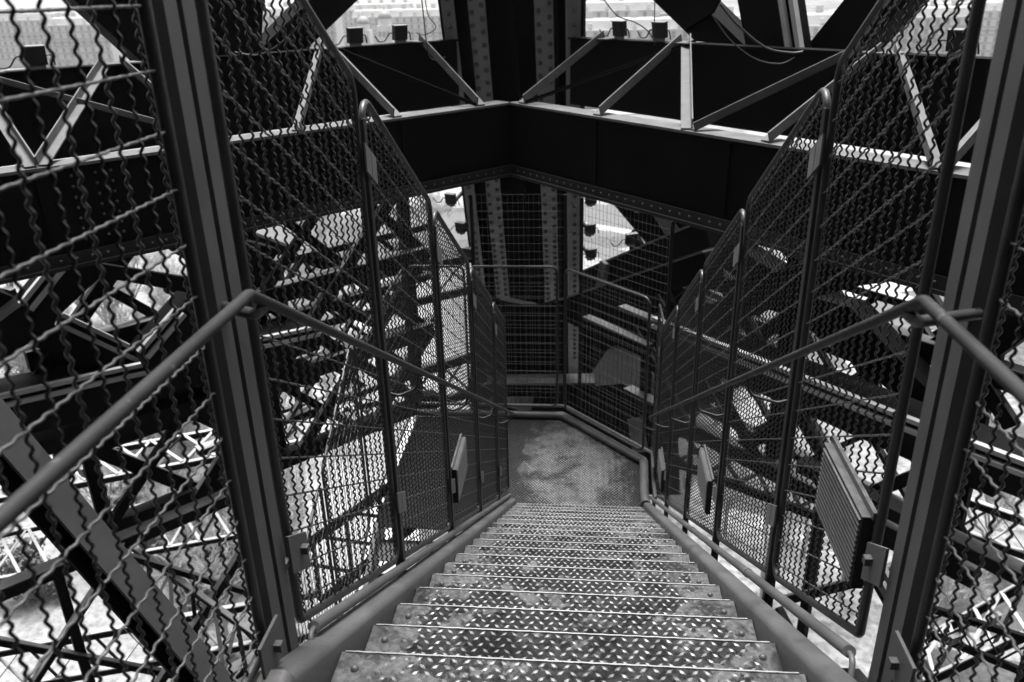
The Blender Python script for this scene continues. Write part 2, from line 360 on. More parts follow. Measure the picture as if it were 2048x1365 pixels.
lp = [(XR + 0.03, 6.9), (fc.x, fc.y), (fb.x, fb.y), (fa.x, fa.y), (-2.17, far_y - 0.02), (-2.17, 6.9)]
part(MB().prism([(x, y, ZL - 0.012) for x, y in lp], (0, 0, 0.012)), 'plate', 'landing_plate', low)
lb = lugs(-0.95, 0.66, 7.0, far_y - 0.03, 0.036, 0.028, 0.0095, 0.0026, ZL)
keep = MB(); nrm = V((fb.y - fa.y, fa.x - fb.x, 0)).normalized()
for i in range(0, len(lb.v), 8):
    p = lb.v[i]
    if (p - fa).dot(nrm) * (1 if (V((-0.5, 7.5, ZL)) - fa).dot(nrm) > 0 else -1) > 0.03:
        keep.add(lb.v[i:i + 8], [(0, 1, 6), (1, 2, 7, 6), (2, 3, 7), (3, 4, 7), (4, 5, 6, 7), (5, 0, 6)])
part(keep, 'raised_pattern', 'tread_lug', low, 'stuff')
kerb = [V((fc.x, fc.y - 0.25, ZL)), V((fc.x, fc.y, ZL)), V((fb.x, fb.y, ZL)), V((fa.x, fa.y, ZL)), V((-2.17, far_y, ZL))]
part(MB().tube(fillet([p + V((0, 0, 0.05)) for p in kerb], [0.05] * 5, False, 4), 0.05, 10), 'kerb_rail', 'stair_paint', low)
def off(p, d): return V(p) + V(d)
kp = [off(kerb[0], (0.1, 0, 0.13)), off(kerb[1], (0.1, 0.02, 0.13)), off(kerb[2], (0.1, 0.05, 0.13)), off(kerb[3], (0.03, 0.11, 0.13)), off(kerb[4], (0, 0.11, 0.13))]
part(MB().tube(fillet(kp, [0.05] * 5, False, 4), 0.02, 8), 'conduit', 'stair_paint', low)

# ================================================================== FENCES: crimped wire in tube frames
WIRE = {}
def vwire(n, ln, ph):
    key = ('v', round(n.x, 3), round(n.y, 3), round(ln, 3), ph)
    if key not in WIRE:
        per, amp, st = 0.0261, 0.0036, 6
        cnt = max(4, int(ln / per * st)); pts = []
        for i in range(cnt + 1):
            z = ln * i / cnt; pts.append(n * (amp * math.sin(2 * math.pi * z / per + ph * math.pi)) + V((0, 0, z)))
        WIRE[key] = MB().tube(pts, 0.0033, 5, cap=False).mesh('wire', 'wire_metal')
    return WIRE[key]
def cwire(vec, n, pitch, ph):
    key = ('c', tuple(round(c, 3) for c in vec), ph)
    if key not in WIRE:
        L = V((vec.x, vec.y, 0)).length; cnt = max(3, int(L / pitch * 10)); pts = []
        for i in range(cnt + 1):
            f = i / cnt; pts.append(vec * f + n * (0.0024 * math.sin(4 * math.pi * f * L / pitch + ph * math.pi)))
        WIRE[key] = MB().tube(pts, 0.003, 5, cap=False).mesh('wire', 'cross_wire_lit')
    return WIRE[key]
def poly_span(poly, s=None, hline=None, m=0):
    hits = []; n = len(poly)
    for i in range(n):
        (s0, z0), (s1, z1) = poly[i], poly[(i + 1) % n]
        if s is not None:
            if (s0 - s) * (s1 - s) < 0: hits.append(z0 + (z1 - z0) * (s - s0) / (s1 - s0))
        else:
            a, b = z0 + m * s0 - hline, z1 + m * s1 - hline
            if a * b < 0: f = a / (a - b); hits.append(s0 + (s1 - s0) * f)
    return (min(hits), max(hits)) if len(hits) >= 2 else None
def mesh_panel(label, group, o, u, L, m, hb, ht, vp=0.0625, cp=0.1175, rt=0.06, r=0.0135, name='mesh_panel', curve=True, wires=True):
    """o: world point at the high end on the reference line; u: plan direction; falls m per metre; frame from hb to ht above the line."""
    o = V(o); u = V((u[0], u[1], 0)).normalized(); n = V((-u.y, u.x, 0))
    root = thing(name, label, 'fence panel', o, group)
    c3 = [(0, hb), (0, ht), (L, ht - m * L), (L, hb - m * L)]
    P = lambda s, z: o + u * s + V((0, 0, z))
    fl = fillet([P(*c) for c in c3], [0.03, rt, 0.09 if m else rt, 0.05])
    part(MB().tube(fl, r, 10, closed=True), 'frame', 'frame_paint', root)
    poly = [((p - o).dot(u), (p - o).z) for p in fl]
    k = 0; s = vp * 0.6
    while s < L - 0.01 and wires:
        sp = poly_span(poly, s=s)
        if sp:
            link('wire', vwire(n, round(sp[1] - sp[0], 2), k % 2), root, u * s + V((0, 0, sp[0])))
        s += vp; k += 1
    h = hb + cp * 0.55; k = 0
    while h < ht - 0.02 and wires:
        sp = poly_span(poly, hline=h, m=m)
        if sp:
            a, b = sp; vec = u * round(b - a, 2) + V((0, 0, -m * round(b - a, 2)))
            link('wire', cwire(vec, n, vp, k % 2), root, u * a + V((0, 0, h - m * a)) + n * 0.001)
        h += cp; k += 1
    return root
LP = [2.88, 4.09, 5.30, 6.51]
RP = [2.84, 4.07, 5.32, 6.58, 7.75]
ordn = ['first', 'second', 'third', 'fourth', 'fifth', 'sixth']
HB, HT = 0.125, 2.13           # fence frame above the nosing line
ledge = [1.765] + [y for p in LP for y in (p - 0.043, p + 0.043)] + [7.42]
redge = [1.88] + [y for p in RP for y in (p - 0.043, p + 0.043)] + [8.4]
for i in range(5):
    a, b = ledge[2 * i], ledge[2 * i + 1]
    mesh_panel('crimped wire fence panel on the left of the stair, %s from the top' % ordn[i], 'left stair fence panels', (FL, a, nose(a)), (0, 1), b - a, M, HB, HT)
for i in range(6):
    a, b = redge[2 * i], redge[2 * i + 1]
    if i == 5:
        mesh_panel('crimped wire fence panel at the right edge of the lower landing', 'right stair fence panels', (FR + 0.01, a, ZL), (0, 1), b - a, 0.0, 0.12, 1.95)
    else:
        mesh_panel('crimped wire fence panel on the right of the stair, %s from the top' % ordn[i], 'right stair fence panels', (FR, a, nose(a)), (0, 1), b - a, M, HB, HT)
# upper landing fences
mesh_panel('blurred crimped wire fence panel beside the upper landing on the left', 'upper landing fence panels', (FL, 1.53, Z0), (0, -1), 2.2, 0.0, 0.08, 2.5, vp=0.066, cp=0.111)
mesh_panel('blurred crimped wire fence panel beside the upper landing on the right', 'upper landing fence panels', (FR, 1.56, Z0), (0, -1), 2.2, 0.0, 0.08, 2.5, vp=0.066, cp=0.111)
# far landing fences: straight welded wire
def grid_panel(label, p, q, zb, zt, vp, cp, rt, r, wr, name='mesh_panel', posts=False, comb=False):
    p, q = V(p), V(q); u = (q - p); u.z = 0; L = u.length; u.normalize()
    root = thing(name, label, 'fence panel', (p.x, p.y, zb), 'lower landing fence panels')
    o = V((p.x, p.y, 0)); P = lambda s, z: o + u * s + V((0, 0, z))
    if posts:
        part(MB().box(P(0, (zb + zt) / 2), (0.04, 0.04, zt - zb)), 'post', 'dark_paint', root); part(MB().box(P(L, (zb + zt) / 2), (0.04, 0.04, zt - zb)), 'post', 'dark_paint', root)
    else:
        part(MB().tube(fillet([P(0, zb), P(0, zt), P(L, zt), P(L, zb)], [rt] * 4), r, 10, closed=True), 'frame', 'frame_paint', root)
    w = MB().tube([(0, 0, 0), (0, 0, zt - zb - 0.02)], wr, 4, cap=False).mesh('wire', 'galvanised_wire')
    n = int(L / vp)
    nn = V((-u.y, u.x, 0))
    for i in range(1, n): link('wire', w, root, u * (L * i / n) + V((0, 0, 0.01)))
    h = MB().tube([V((0, 0, 0)), u * L], wr, 4, cap=False).mesh('wire', 'galvanised_wire')
    n = int((zt - zb) / cp)
    for i in range(1, n + (1 if comb else 0)): link('wire', h, root, V((0, 0, (zt - zb) * i / n)) + nn * 0.004)
    return root
fz0, fz1 = ZL + 0.17, ZL + 2.05
nout = V((fb.y - fa.y, fa.x - fb.x, 0)).normalized()
if nout.y < 0: nout = -nout
grid_panel('framed wire panel closing the far end of the lower landing', (fa.x - 0.07, far_y + 0.02, 0), (fa.x - 1.13, far_y + 0.02, 0), fz0, fz1, 0.075, 0.125, 0.08, 0.016, 0.002)
grid_panel('framed wire panel at the hidden far left end of the lower landing', (fa.x - 1.2, far_y + 0.02, 0), (-2.17, far_y + 0.02, 0), fz0, fz1, 0.075, 0.125, 0.08, 0.016, 0.002)
d_ = (fb - fa).normalized()
grid_panel('framed wire panel standing diagonally across the corner of the lower landing', fa + d_ * 0.05, fb - d_ * 0.02, fz0, fz1, 0.075, 0.125, 0.08, 0.016, 0.002)
tz1 = ZL + 2.88
grid_panel('tall thin welded mesh screen in front of the riveted column', (fa.x + 0.02, far_y + 0.22, 0), (fa.x - 1.1, far_y + 0.22, 0), fz0, tz1, 0.06, 0.1, 0.02, 0.01, 0.0016, posts=True, comb=True)
grid_panel('tall thin welded mesh screen beside the column, with the floodlights behind it', fa + nout * 0.2 + d_ * 0.1, fb + nout * 0.2 + d_ * 0.06, fz0, tz1, 0.06, 0.1, 0.02, 0.01, 0.0016, posts=True, comb=True)

# posts of the stair fence
def fence_post(label, group, x, y, sgn):
    root = thing('fence_post', label, 'post', (x, y, nose(y) - 0.2), group); zt = nose(y) + 2.02; zb = nose(y) - 0.12
    mb = MB(); w, d, t = 0.032, 0.036, 0.003
    for cx, cy, sx, sy in ((0, -w / 2, d, t), (0, w / 2, d, t), (-d / 2, 0, t, w - t), (d / 2, 0, t, w - t)): mb.box((x + cx, y + cy, (zt + zb) / 2), (sx, sy, zt - zb))
    part(mb, 'post_tube', 'frame_paint', root)
    fx = x + sgn * 0.026
    for hz, bl in ((1.86, 0), (0.42, 1)):
        z = nose(y) + hz
        for dy in (-0.034, 0.034):
            pz = z - M * dy
            mb = MB().prism([(fx, y + dy - 0.031, pz - 0.05 + M * .031), (fx, y + dy + 0.031, pz - 0.05 - M * .031), (fx, y + dy + 0.031, pz + 0.05 - M * .031), (fx, y + dy - 0.031, pz + 0.05 + M * .031)], (sgn * 0.006, 0, 0))
            part(mb, 'clamp_plate', 'clamp_metal', root)
    # flared foot bolted to the stringer
    zf = nose(y)
    mb = MB().prism([(x - 0.005, y - 0.05, zf - 0.2), (x - 0.005, y + 0.05, zf - 0.26), (x - 0.005, y + 0.02, zf + 0.12), (x - 0.005, y - 0.02, zf + 0.14)], (0.01, 0, 0))
    part(mb, 'foot', 'frame_paint', root)
    mb = MB().box((x + sgn * 0.03, y, zf - 0.09), (0.07, 0.03, 0.03)); part(mb, 'foot_bracket', 'frame_paint', root)
for i, y in enumerate(LP): fence_post('slim square fence post on the left of the stair, %s from the top' % ordn[i], 'left fence posts', FL, y, 1)
for i, y in enumerate(RP): fence_post('slim square fence post on the right of the stair, %s from the top' % ordn[i], 'right fence posts', FR, y, -1)

# twin posts at the head of the stair
def twin_post(label, x, ya, sgn):
    root = thing('stair_head_post', label, 'post', (x, ya, Z0 - 0.3), 'stair head posts'); z0, z1 = Z0 - 0.35, 1.6
    for k in (0, 1):
        y = ya + k * 0.075
        part(MB().box((x, y, (z0 + z1) / 2), (0.03, 0.052, z1 - z0)), 'upright', 'post_paint', root)
    part(MB().box((x - sgn * 0.02, ya + 0.0375, (z0 + z1) / 2), (0.006, 0.03, z1 - z0)), 'web_strip', 'dark_paint', root)
    for (yy, zz, sl) in ((ya + 0.15, -1.395, M), (ya - 0.10, -1.50, 0.0)):
        fx = x + sgn * 0.03
        root_p = MB().prism([(fx, yy - 0.06, zz - 0.06 + sl * .06), (fx, yy + 0.06, zz - 0.06 - sl * .06), (fx, yy + 0.06, zz + 0.06 - sl * .06), (fx, yy - 0.06, zz + 0.06 + sl * .06)], (sgn * 0.008, 0, 0))
        bpz = part(root_p, 'bracket_plate', 'post_paint', root)
        part(MB().box((fx + sgn * 0.016, yy + 0.015, zz), (0.022, 0.02, 0.022)), 'bolt', 'bolt_metal', bpz)
        part(MB().box((x - sgn * 0.0, yy, zz - 0.03), (0.012, 0.13, 0.02)), 'bracket_lug', 'post_paint', bpz)
    # foot bracket joining the post to the stringer
    part(MB().prism([(x, ya + 0.11, Z0 - 0.16), (x, ya + 0.2, Z0 - 0.2), (x, ya + 0.2, Z0 - 0.3), (x, ya + 0.11, Z0 - 0.35)], (sgn * 0.07, 0, 0)), 'foot_bracket', 'dark_paint', root)
twin_post('pair of broad grey uprights at the head of the stair, on the left', FL, 1.60, 1)
twin_post('pair of broad grey uprights at the head of the stair, on the right', FR, 1.64, -1)

# ================================================================== HANDRAILS
def handrail(label, x, fx, posts, yend, sgn):
    root = thing('handrail', label, 'handrail', (x, Y0, Z0), 'handrails'); hz = 1.05
    zk = Z0 + hz
    pts = [V((x, -0.9, zk)), V((x, Y0, zk)), V((x, yend, nose(yend) + hz)), V((x - sgn * 0.055, yend + 0.05, nose(yend + 0.05) + hz - 0.02))]
    path = fillet(pts, [0, 0.045, 0.04, 0], False, 6)
    part(MB().tube(path, 0.0122, 14), 'rail', 'rail_paint', root)
    for y in (0.62, 3.4, 5.6):
        z = zk if y < Y0 else nose(y) + hz; dz = 0 if y < Y0 else -M * 0.012
        part(MB().tube([(x, y, z), (x, y + 0.012, z + dz)], 0.0133, 14), 'weld_ring', 'rail_paint', root)
    for y in posts:
        z = nose(y) + hz
        p = [V((fx, y + 0.02, z - 0.115)), V((fx + sgn * 0.05, y + 0.03, z - 0.135)), V((x - sgn * 0.01, y + 0.05, z - 0.11)), V((x, y + 0.055, z - 0.05))]
        part(MB().tube(fillet(p, [0, 0.04, 0.04, 0], False, 4), 0.0065, 6), 'bracket', 'frame_paint', root)
    p = [V((fx, Y0 + 0.13, zk - 0.075)), V((x - sgn * 0.03, Y0 + 0.08, zk - 0.075)), V((x, Y0 + 0.05, zk - 0.05))]
    part(MB().tube(fillet(p, [0, 0.03, 0], False, 5), 0.013, 8), 'bracket', 'frame_paint', root)
handrail('tubular steel handrail on the left of the stair', -0.668, FL, LP, 7.0, 1)
handrail('tubular steel handrail on the right of the stair', 0.624, FR, RP, 6.95, -1)

# ================================================================== CONDUITS along the stringers
def conduit(label, x, ya, yb, r, joints, sgn):
    root = thing('conduit_pipe', label, 'pipe', (x, ya, nose(ya)), 'conduits beside the treads')
    zo = 0.088
    mb = MB()
    P = lambda y: V((x, y, nose(y) + zo))
    mb.tube([P(ya), P(yb)], r, 12); part(mb, 'pipe', 'stair_paint', root)
    for y in joints: part(MB().tube([P(y), P(y + 0.05)], r + 0.003, 12), 'coupling', 'stair_paint', root)
    zl = P(ya).z - 0.045
    e = [P(ya + 0.02), P(ya - 0.03) + V((0, 0, -0.012)), V((x + sgn * 0.012, ya - 0.07, zl + 0.01)), V((x + sgn * 0.016, ya - 0.12, zl))]
    part(MB().tube(fillet(e, [0, 0.03, 0.03, 0], False, 5), 0.0085, 8), 'cable', 'stair_paint', root)
    a = V((x + sgn * 0.016, ya - 0.095, zl)); b = V((x + sgn * 0.016, -0.6, zl))
    part(MB().tube([a, b], 0.0175, 12), 'level_pipe', 'stair_paint', root)
    part(MB().tube([a + V((0, .004, 0)), a - V((0, 0.02, 0))], 0.0195, 12), 'coupling', 'dark_paint', root)
conduit('grey conduit pipe lying along the left stringer', -0.777, 1.80, 7.35, 0.0185, (3.35, 5.1), 1)
conduit('grey conduit pipe lying along the right stringer', 0.738, 1.80, 7.6, 0.0185, (3.0, 4.6), -1)

# ================================================================== LOUVRED STAIR LIGHTS
def stair_light(label, x, y, z, sgn, ang=0.0):
    root = thing('stair_light', label, 'light', (x, y, z), 'stair lights on the fences'); L, H, D = 0.39, 0.235, 0.03
    fx = x - sgn * D
    part(MB().box((x - sgn * D / 2, y, z), (D, L, H)), 'housing', 'dark_paint', root)
    part(MB().box((x - sgn * 0.002, y, z + H / 2 + 0.012), (0.012, L + 0.02, 0.024)), 'back_plate', 'aluminium', root)
    for k in range(13):
        zz = z - H / 2 + 0.014 + k * (H - 0.028) / 12
        mb = MB().prism([(fx, y - L / 2 + 0.008, zz + 0.005), (fx - sgn * 0.006, y - L / 2 + 0.008, zz + 0.003), (fx - sgn * 0.006, y - L / 2 + 0.008, zz - 0.005), (fx, y - L / 2 + 0.008, zz - 0.006)], (0, L - 0.016, 0))
        part(mb, 'louvre', 'aluminium', root)
    part(MB().box((x - sgn * D / 2 - sgn * 0.002, y, z + H / 2 + 0.002), (D, L, 0.004)), 'lid', 'aluminium', root)
stair_light('ribbed metal stair light on the right fence beside the stair head post', FR - 0.012, 2.09, -1.445, 1)
stair_light('ribbed metal stair light on the right fence just past the second slim post', FR - 0.012, 4.45, -2.87, 1)
stair_light('ribbed metal stair light low on the right fence near the lower landing', FR - 0.012, 6.95, -4.38, 1)
stair_light('ribbed metal stair light on the left fence past the second slim post', FL + 0.012, 4.34, -2.77, -1)

# ================================================================== SECOND FLIGHT, doubling back on the left
fl2 = thing('lower_flight', 'second flight of chequer plate steps doubling back below on the left', 'staircase', (-1.48, 6.9, ZL))
for k in range(1, 12):
    t = link('tread', tp_me, fl2, (0.05, 0, 0)); t.location = V((0.03, -GO * k + 0.345, -RISE * k)); t.scale = (0.92, 1, 1)
    l = link('raised_pattern', lg_me, t); l['kind'] = 'stuff'
for x in (-2.13, -0.86):
    part(MB().bar((x, 6.95, ZL - 0.05), (x, 3.0, ZL - 0.05 - 3.95 * M), 0.05, 0.28), 'stringer', 'stair_paint', fl2)
for i, (a, b) in enumerate(((6.9, 5.75), (5.66, 4.5))):
    mesh_panel('crimped wire fence panel on the far side of the lower flight, %s' % ('next to the landing' if i == 0 else 'further down'), 'lower flight fence panels', (-2.2, a, ZL - M * (6.9 - a)), (0, -1), a - b, M, 0.1, 2.1)
mesh_panel('crimped wire fence panel on the left side of the lower landing', 'lower flight fence panels', (-2.2, 7.0, ZL), (0, 1), far_y - 7.05, 0.0, 0.15, 2.05)

# ================================================================== TOWER: lattice girders meeting in front of the column
IC = V((-0.88, 9.5, 0)); dl, dr = V((-0.683, -0.730, 0)), V((0.647, -0.762, 0))
OC = V((-0.95, 11.9, 0))
ZI, ZO = -1.19, -0.60
def plate_wall(mb, p, d, a, b, z0, z1, t, side):
    """vertical plate along p + d*[a..b]"""
    q0, q1 = p + d * a, p + d * b
    mb.prism([(q0.x, q0.y, z0), (q1.x, q1.y, z0), (q1.x, q1.y, z1), (q0.x, q0.y, z1)], side * t)
riv = MB(); rr_ = 1.0
riv.add([(math.cos(a * math.pi / 4) * r, math.sin(a * math.pi / 4) * r, h) for r, h in ((1, 0), (0.9, 0.4), (0.5, 0.75)) for a in range(8)],
        [(i * 8 + j, i * 8 + (j + 1) % 8, (i + 1) * 8 + (j + 1) % 8, (i + 1) * 8 + j) for i in range(2) for j in range(8)] + [tuple(range(16, 24))], True)
def girder(label, d, other, Ln, bars, sgn, gus=()):
    root = thing('lattice_girder', label, 'girder', (IC.x + d.x * 3, IC.y + d.y * 3, ZI - 0.8), 'girders of the tower')
    outw = V((d.y, -d.x, 0)) * sgn           # away from the stair
    if outw.y < 0: outw = -outw
    mb = MB(); plate_wall(mb, IC, d, 0, Ln, ZI - 0.79, ZI - 0.012, 0.03, outw); part(mb, 'inner_web', 'tower_paint_shaded', root)
    c0, c1 = IC + V((0, 0, ZI)), IC + d * Ln + V((0, 0, ZI))
    mb = MB(); mb.bar(c0 + outw * 0.10, c1 + outw * 0.10, 0.26, 0.024, drop=0.012); part(mb, 'top_flange', 'tower_paint_lit', root)
    mb = MB(); mb.bar(c0 + outw * 0.0 + V((0, 0, -0.80)), c1 + V((0, 0, -0.80)), 0.16, 0.03); mb.bar(c0 - outw * 0.045 + V((0, 0, -0.74)), c1 - outw * 0.045 + V((0, 0, -0.74)), 0.012, 0.1); part(mb, 'bottom_flange', 'dark_paint', root)
    # splice plate with rivets on the web, stiffeners
    for s in (1.5, 3.2, 4.9): part(MB().bar(IC + d * s - outw * 0.012 + V((0, 0, ZI - 0.05)), IC + d * s - outw * 0.012 + V((0, 0, ZI - 0.66)), 0.02, 0.02, up=d), 'stiffener', 'tower_paint_shaded', root)
    mb = MB()
    for s in [0.2 + 0.12 * i for i in range(int(Ln / 0.12) - 3)]:
        p = IC + d * s - outw * 0.052 + V((0, 0, ZI - 0.74)); e = -outw; f = e.cross(V((0, 0, 1)))
        mb.add([p + f * v.x * 0.014 + V((0, 0, 1)) * v.y * 0.014 + e * v.z * 0.012 for v in riv.v], riv.f, True)
    for s in (4.35, 4.47, 4.65, 4.77):
        for kz in range(7):
            p = IC + d * s - outw * 0.001 + V((0, 0, ZI - 0.1 - kz * 0.085)); e = -outw; f = e.cross(V((0, 0, 1)))
            mb.add([p + f * v.x * 0.014 + V((0, 0, 1)) * v.y * 0.014 + e * v.z * 0.012 for v in riv.v], riv.f, True)
    part(mb, 'rivets', 'tower_paint_dim_lit', root, 'stuff')
    # outer plate girder
    mb = MB(); plate_wall(mb, OC, d, 1.1, Ln + 2, ZO - 0.82, ZO - 0.012, 0.03, outw); part(mb, 'outer_web', 'tower_paint_shaded', root)
    c0, c1 = OC + d * 1.1 + V((0, 0, ZO)), OC + d * (Ln + 2) + V((0, 0, ZO))
    part(MB().bar(c0 + outw * 0.06, c1 + outw * 0.06, 0.2, 0.024, drop=0.012), 'outer_flange', 'tower_paint_shaded', root)
    for (o, i, w, mt, fl) in bars:
        a = onP(o[0], o[1], OC, outw); b = onP(i[0], i[1], IC, outw)
        a.z = ZO + 0.012; b.z = ZI + 0.012
        part(MB().angle(a, b, w, 0.012, flip=fl), 'lacing_bar', mt, root)
    for gx in gus:
        a = onP(gx, 90, OC, outw); a.z = ZO + 0.005
        part(MB().box(a - outw * 0.02, (0.34, 0.26, 0.014), (d, outw, V((0, 0, 1)))), 'gusset', 'tower_paint_lit', root)
    return root
F = 'tower_paint_lit'
girder('dark riveted lattice girder running from the column to the left', dl, dr, 8.2,
       [((845, 88), (962, 206), 0.10, F, 1), ((662, 88), (795, 232), 0.10, F, 1), ((640, 96), (592, 254), 0.09, F, -1), ((215, 128), (86, 330), 0.085, F, 1), ((248, 128), (430, 285), 0.08, F, 1),
        ((-60, 150), (62, 335), 0.085, F, -1), ((662, 92), (952, 200), 0.035, 'tower_paint_shaded', 1), ((-60, 150), (440, 285), 0.05, F, 1)], 1, (232, 650, 845, -55))
girder('dark riveted lattice girder running from the column to the right', dr, dl, 8.2,
       [((1203, 80), (1043, 208), 0.10, F, -1), ((1356, 92), (1194, 234), 0.10, F, -1), ((1371, 94), (1373, 264), 0.10, F, -1), ((1392, 92), (1052, 206), 0.035, 'tower_paint_shaded', 1),
        ((1715, 122), (1386, 266), 0.075, 'tower_paint_dim_lit', -1), ((1752, 120), (1530, 292), 0.09, F, -1), ((1796, 118), (1873, 340), 0.09, F, 1), ((2075, 145), (1886, 342), 0.09, F, -1)], -1, (1210, 1372, 1775, 2070))
# ------------------------------------------------------------------ the leaning riveted column
LEAN = 0.45
CY0, CZ0 = 11.0, -0.15
def cp(x, dep, z): return V((x, CY0 + dep - LEAN * (z - CZ0), z))
colm = thing('riveted_column', 'massive leaning riveted column standing behind the landing', 'column', (-1.0, 14.5, -8.0))
ZT, ZBm = 2.2, -9.0
def slab(x0, x1, d0, d1, nm, mat='tower_paint_shaded'):
    mb = MB(); mb.add([cp(x, d, z) for x in (x0, x1) for d in (d0, d1) for z in (ZBm, ZT)], [(0, 1, 3, 2), (4, 6, 7, 5), (0, 4, 5, 1), (2, 3, 7, 6), (0, 2, 6, 4), (1, 5, 7, 3)])
    return part(mb, nm, mat, colm)
grey('rivet_paint_shaded', 0.03, 0.05, 6.0, 0.45, spec=0.5)  # same paint as the column, darkened for the rivets' shadow side
grey('column_paint_lit', 0.12, 0.18, 3.0, 0.5, bump=0.3, bscale=40, spec=0.4, coord='World')  # column strips lightened in colour so they look lit
slab(-1.92, -0.05, 0.62, 0.70, 'back_plate')
slab(-1.90, -1.86, 0.0, 0.62, 'side_plate'); slab(-0.11, -0.07, 0.0, 0.62, 'side_plate')
slab(-1.86, -1.70, -0.03, 0.0, 'flange_angle', 'column_paint_lit'); slab(-0.26, -0.11, -0.03, 0.0, 'flange_angle', 'column_paint_lit')
slab(-1.58, -1.54, 0.10, 0.62, 'inner_plate'); slab(-0.46, -0.42, 0.10, 0.62, 'inner_plate')
slab(-1.54, -1.32, 0.10, 0.13, 'flange_plate', 'column_paint_lit'); slab(-0.70, -0.46, 0.10, 0.13, 'flange_plate', 'column_paint_lit')
slab(-1.06, -0.98, 0.40, 0.62, 'centre_web'); slab(-0.30, -0.26, -0.05, 0.02, 'cable_duct', 'column_paint_lit')
rv = MB()
axz = V((0, -LEAN, 1)).normalized(); nrmc = V((0, -1, -LEAN)).normalized()
rv.add([V((1, 0, 0)) * v.x * 0.034 + axz * v.y * 0.034 + nrmc * v.z * 0.05 for v in riv.v], riv.f, True); rv_me = rv.mesh('rivet', 'rivet_paint_shaded')
for (x, d) in ((-1.78, -0.03), (-1.50, 0.10), (-1.37, 0.10), (-0.65, 0.10), (-0.51, 0.10), (-0.185, -0.03)):
    z = 1.2; k = 0
    while z > -6.3:
        p = cp(x, d, z + (0.085 if x in (-1.37, -0.51) else 0)); link('rivet', rv_me, colm, p - wloc(colm)); z -= 0.165 if z > -3.6 else 0.11; k += 1

# ------------------------------------------------------------------ wide cross braces of the outer faces
def brace(label, poly, plane_p, plane_n, depth=0.35, mat='tower_paint_shaded', name='cross_brace', edge=None, group='braces of the tower'):
    pts = [onP(x, y, plane_p, plane_n) for x, y in poly]
    c = sum(pts, V((0, 0, 0))) / len(pts)
    root = thing(name, label, 'brace', c, group)
    part(MB().prism(pts, plane_n * depth), 'plate', mat, root)
    if edge:
        for e in edge:
            a, b = onP(*poly[e[0]], plane_p, plane_n), onP(*poly[e[1]], plane_p, plane_n)
            n2 = (b - a).cross(plane_n).normalized(); c2 = c - (a + b) / 2
            if n2.dot(c2) > 0: n2 = -n2
            part(MB().bar(a - plane_n * 0.03 + n2 * 0.03, b - plane_n * 0.03 + n2 * 0.03, 0.07, 0.05, up=n2), 'lit_edge_rail', 'pale_lit_paint', root); part(MB().bar(a - plane_n * 0.05 - n2 * 0.08, b - plane_n * 0.05 - n2 * 0.08, 0.05, 0.05, up=n2), 'lit_edge_rail', 'pale_lit_paint', root)  # pale rails; on girders and the upright they paint a lit edge
    return root
nL, nR = V((-0.730, 0.683, 0)), V((0.762, 0.647, 0))
PLo, PRo = OC + nL * 0.45, OC + nR * 0.45
PLv, PRv = OC + nL * 0.2, OC + nR * 0.2
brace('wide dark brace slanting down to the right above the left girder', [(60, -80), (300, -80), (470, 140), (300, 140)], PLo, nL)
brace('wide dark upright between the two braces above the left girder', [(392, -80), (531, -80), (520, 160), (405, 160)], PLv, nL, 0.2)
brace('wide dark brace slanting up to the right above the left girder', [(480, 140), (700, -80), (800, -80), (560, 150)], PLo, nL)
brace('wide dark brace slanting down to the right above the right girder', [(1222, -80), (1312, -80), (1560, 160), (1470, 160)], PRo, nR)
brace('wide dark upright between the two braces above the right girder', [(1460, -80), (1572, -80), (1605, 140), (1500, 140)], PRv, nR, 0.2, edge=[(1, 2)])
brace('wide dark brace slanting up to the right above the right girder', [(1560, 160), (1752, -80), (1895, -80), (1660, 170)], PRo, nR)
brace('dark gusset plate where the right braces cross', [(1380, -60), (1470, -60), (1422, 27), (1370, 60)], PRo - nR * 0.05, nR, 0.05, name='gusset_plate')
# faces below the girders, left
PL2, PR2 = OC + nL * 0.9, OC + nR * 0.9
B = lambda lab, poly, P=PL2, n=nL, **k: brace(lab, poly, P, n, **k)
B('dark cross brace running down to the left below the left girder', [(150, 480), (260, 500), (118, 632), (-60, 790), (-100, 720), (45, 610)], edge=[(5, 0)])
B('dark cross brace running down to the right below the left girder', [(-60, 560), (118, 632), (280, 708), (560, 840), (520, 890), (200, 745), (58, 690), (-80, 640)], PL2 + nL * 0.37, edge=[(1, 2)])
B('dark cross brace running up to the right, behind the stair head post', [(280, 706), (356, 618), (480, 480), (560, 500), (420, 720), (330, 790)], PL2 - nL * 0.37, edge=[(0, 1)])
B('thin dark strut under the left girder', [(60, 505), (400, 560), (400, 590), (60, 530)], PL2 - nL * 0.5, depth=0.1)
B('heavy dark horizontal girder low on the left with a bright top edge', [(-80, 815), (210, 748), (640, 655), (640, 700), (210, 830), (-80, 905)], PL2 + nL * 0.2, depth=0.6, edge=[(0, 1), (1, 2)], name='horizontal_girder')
B('second dark horizontal girder low on the left, under the first', [(-80, 925), (210, 850), (640, 735), (640, 765), (210, 880), (-80, 960)], PL2 + nL * 0.2, depth=0.5, name='horizontal_girder')
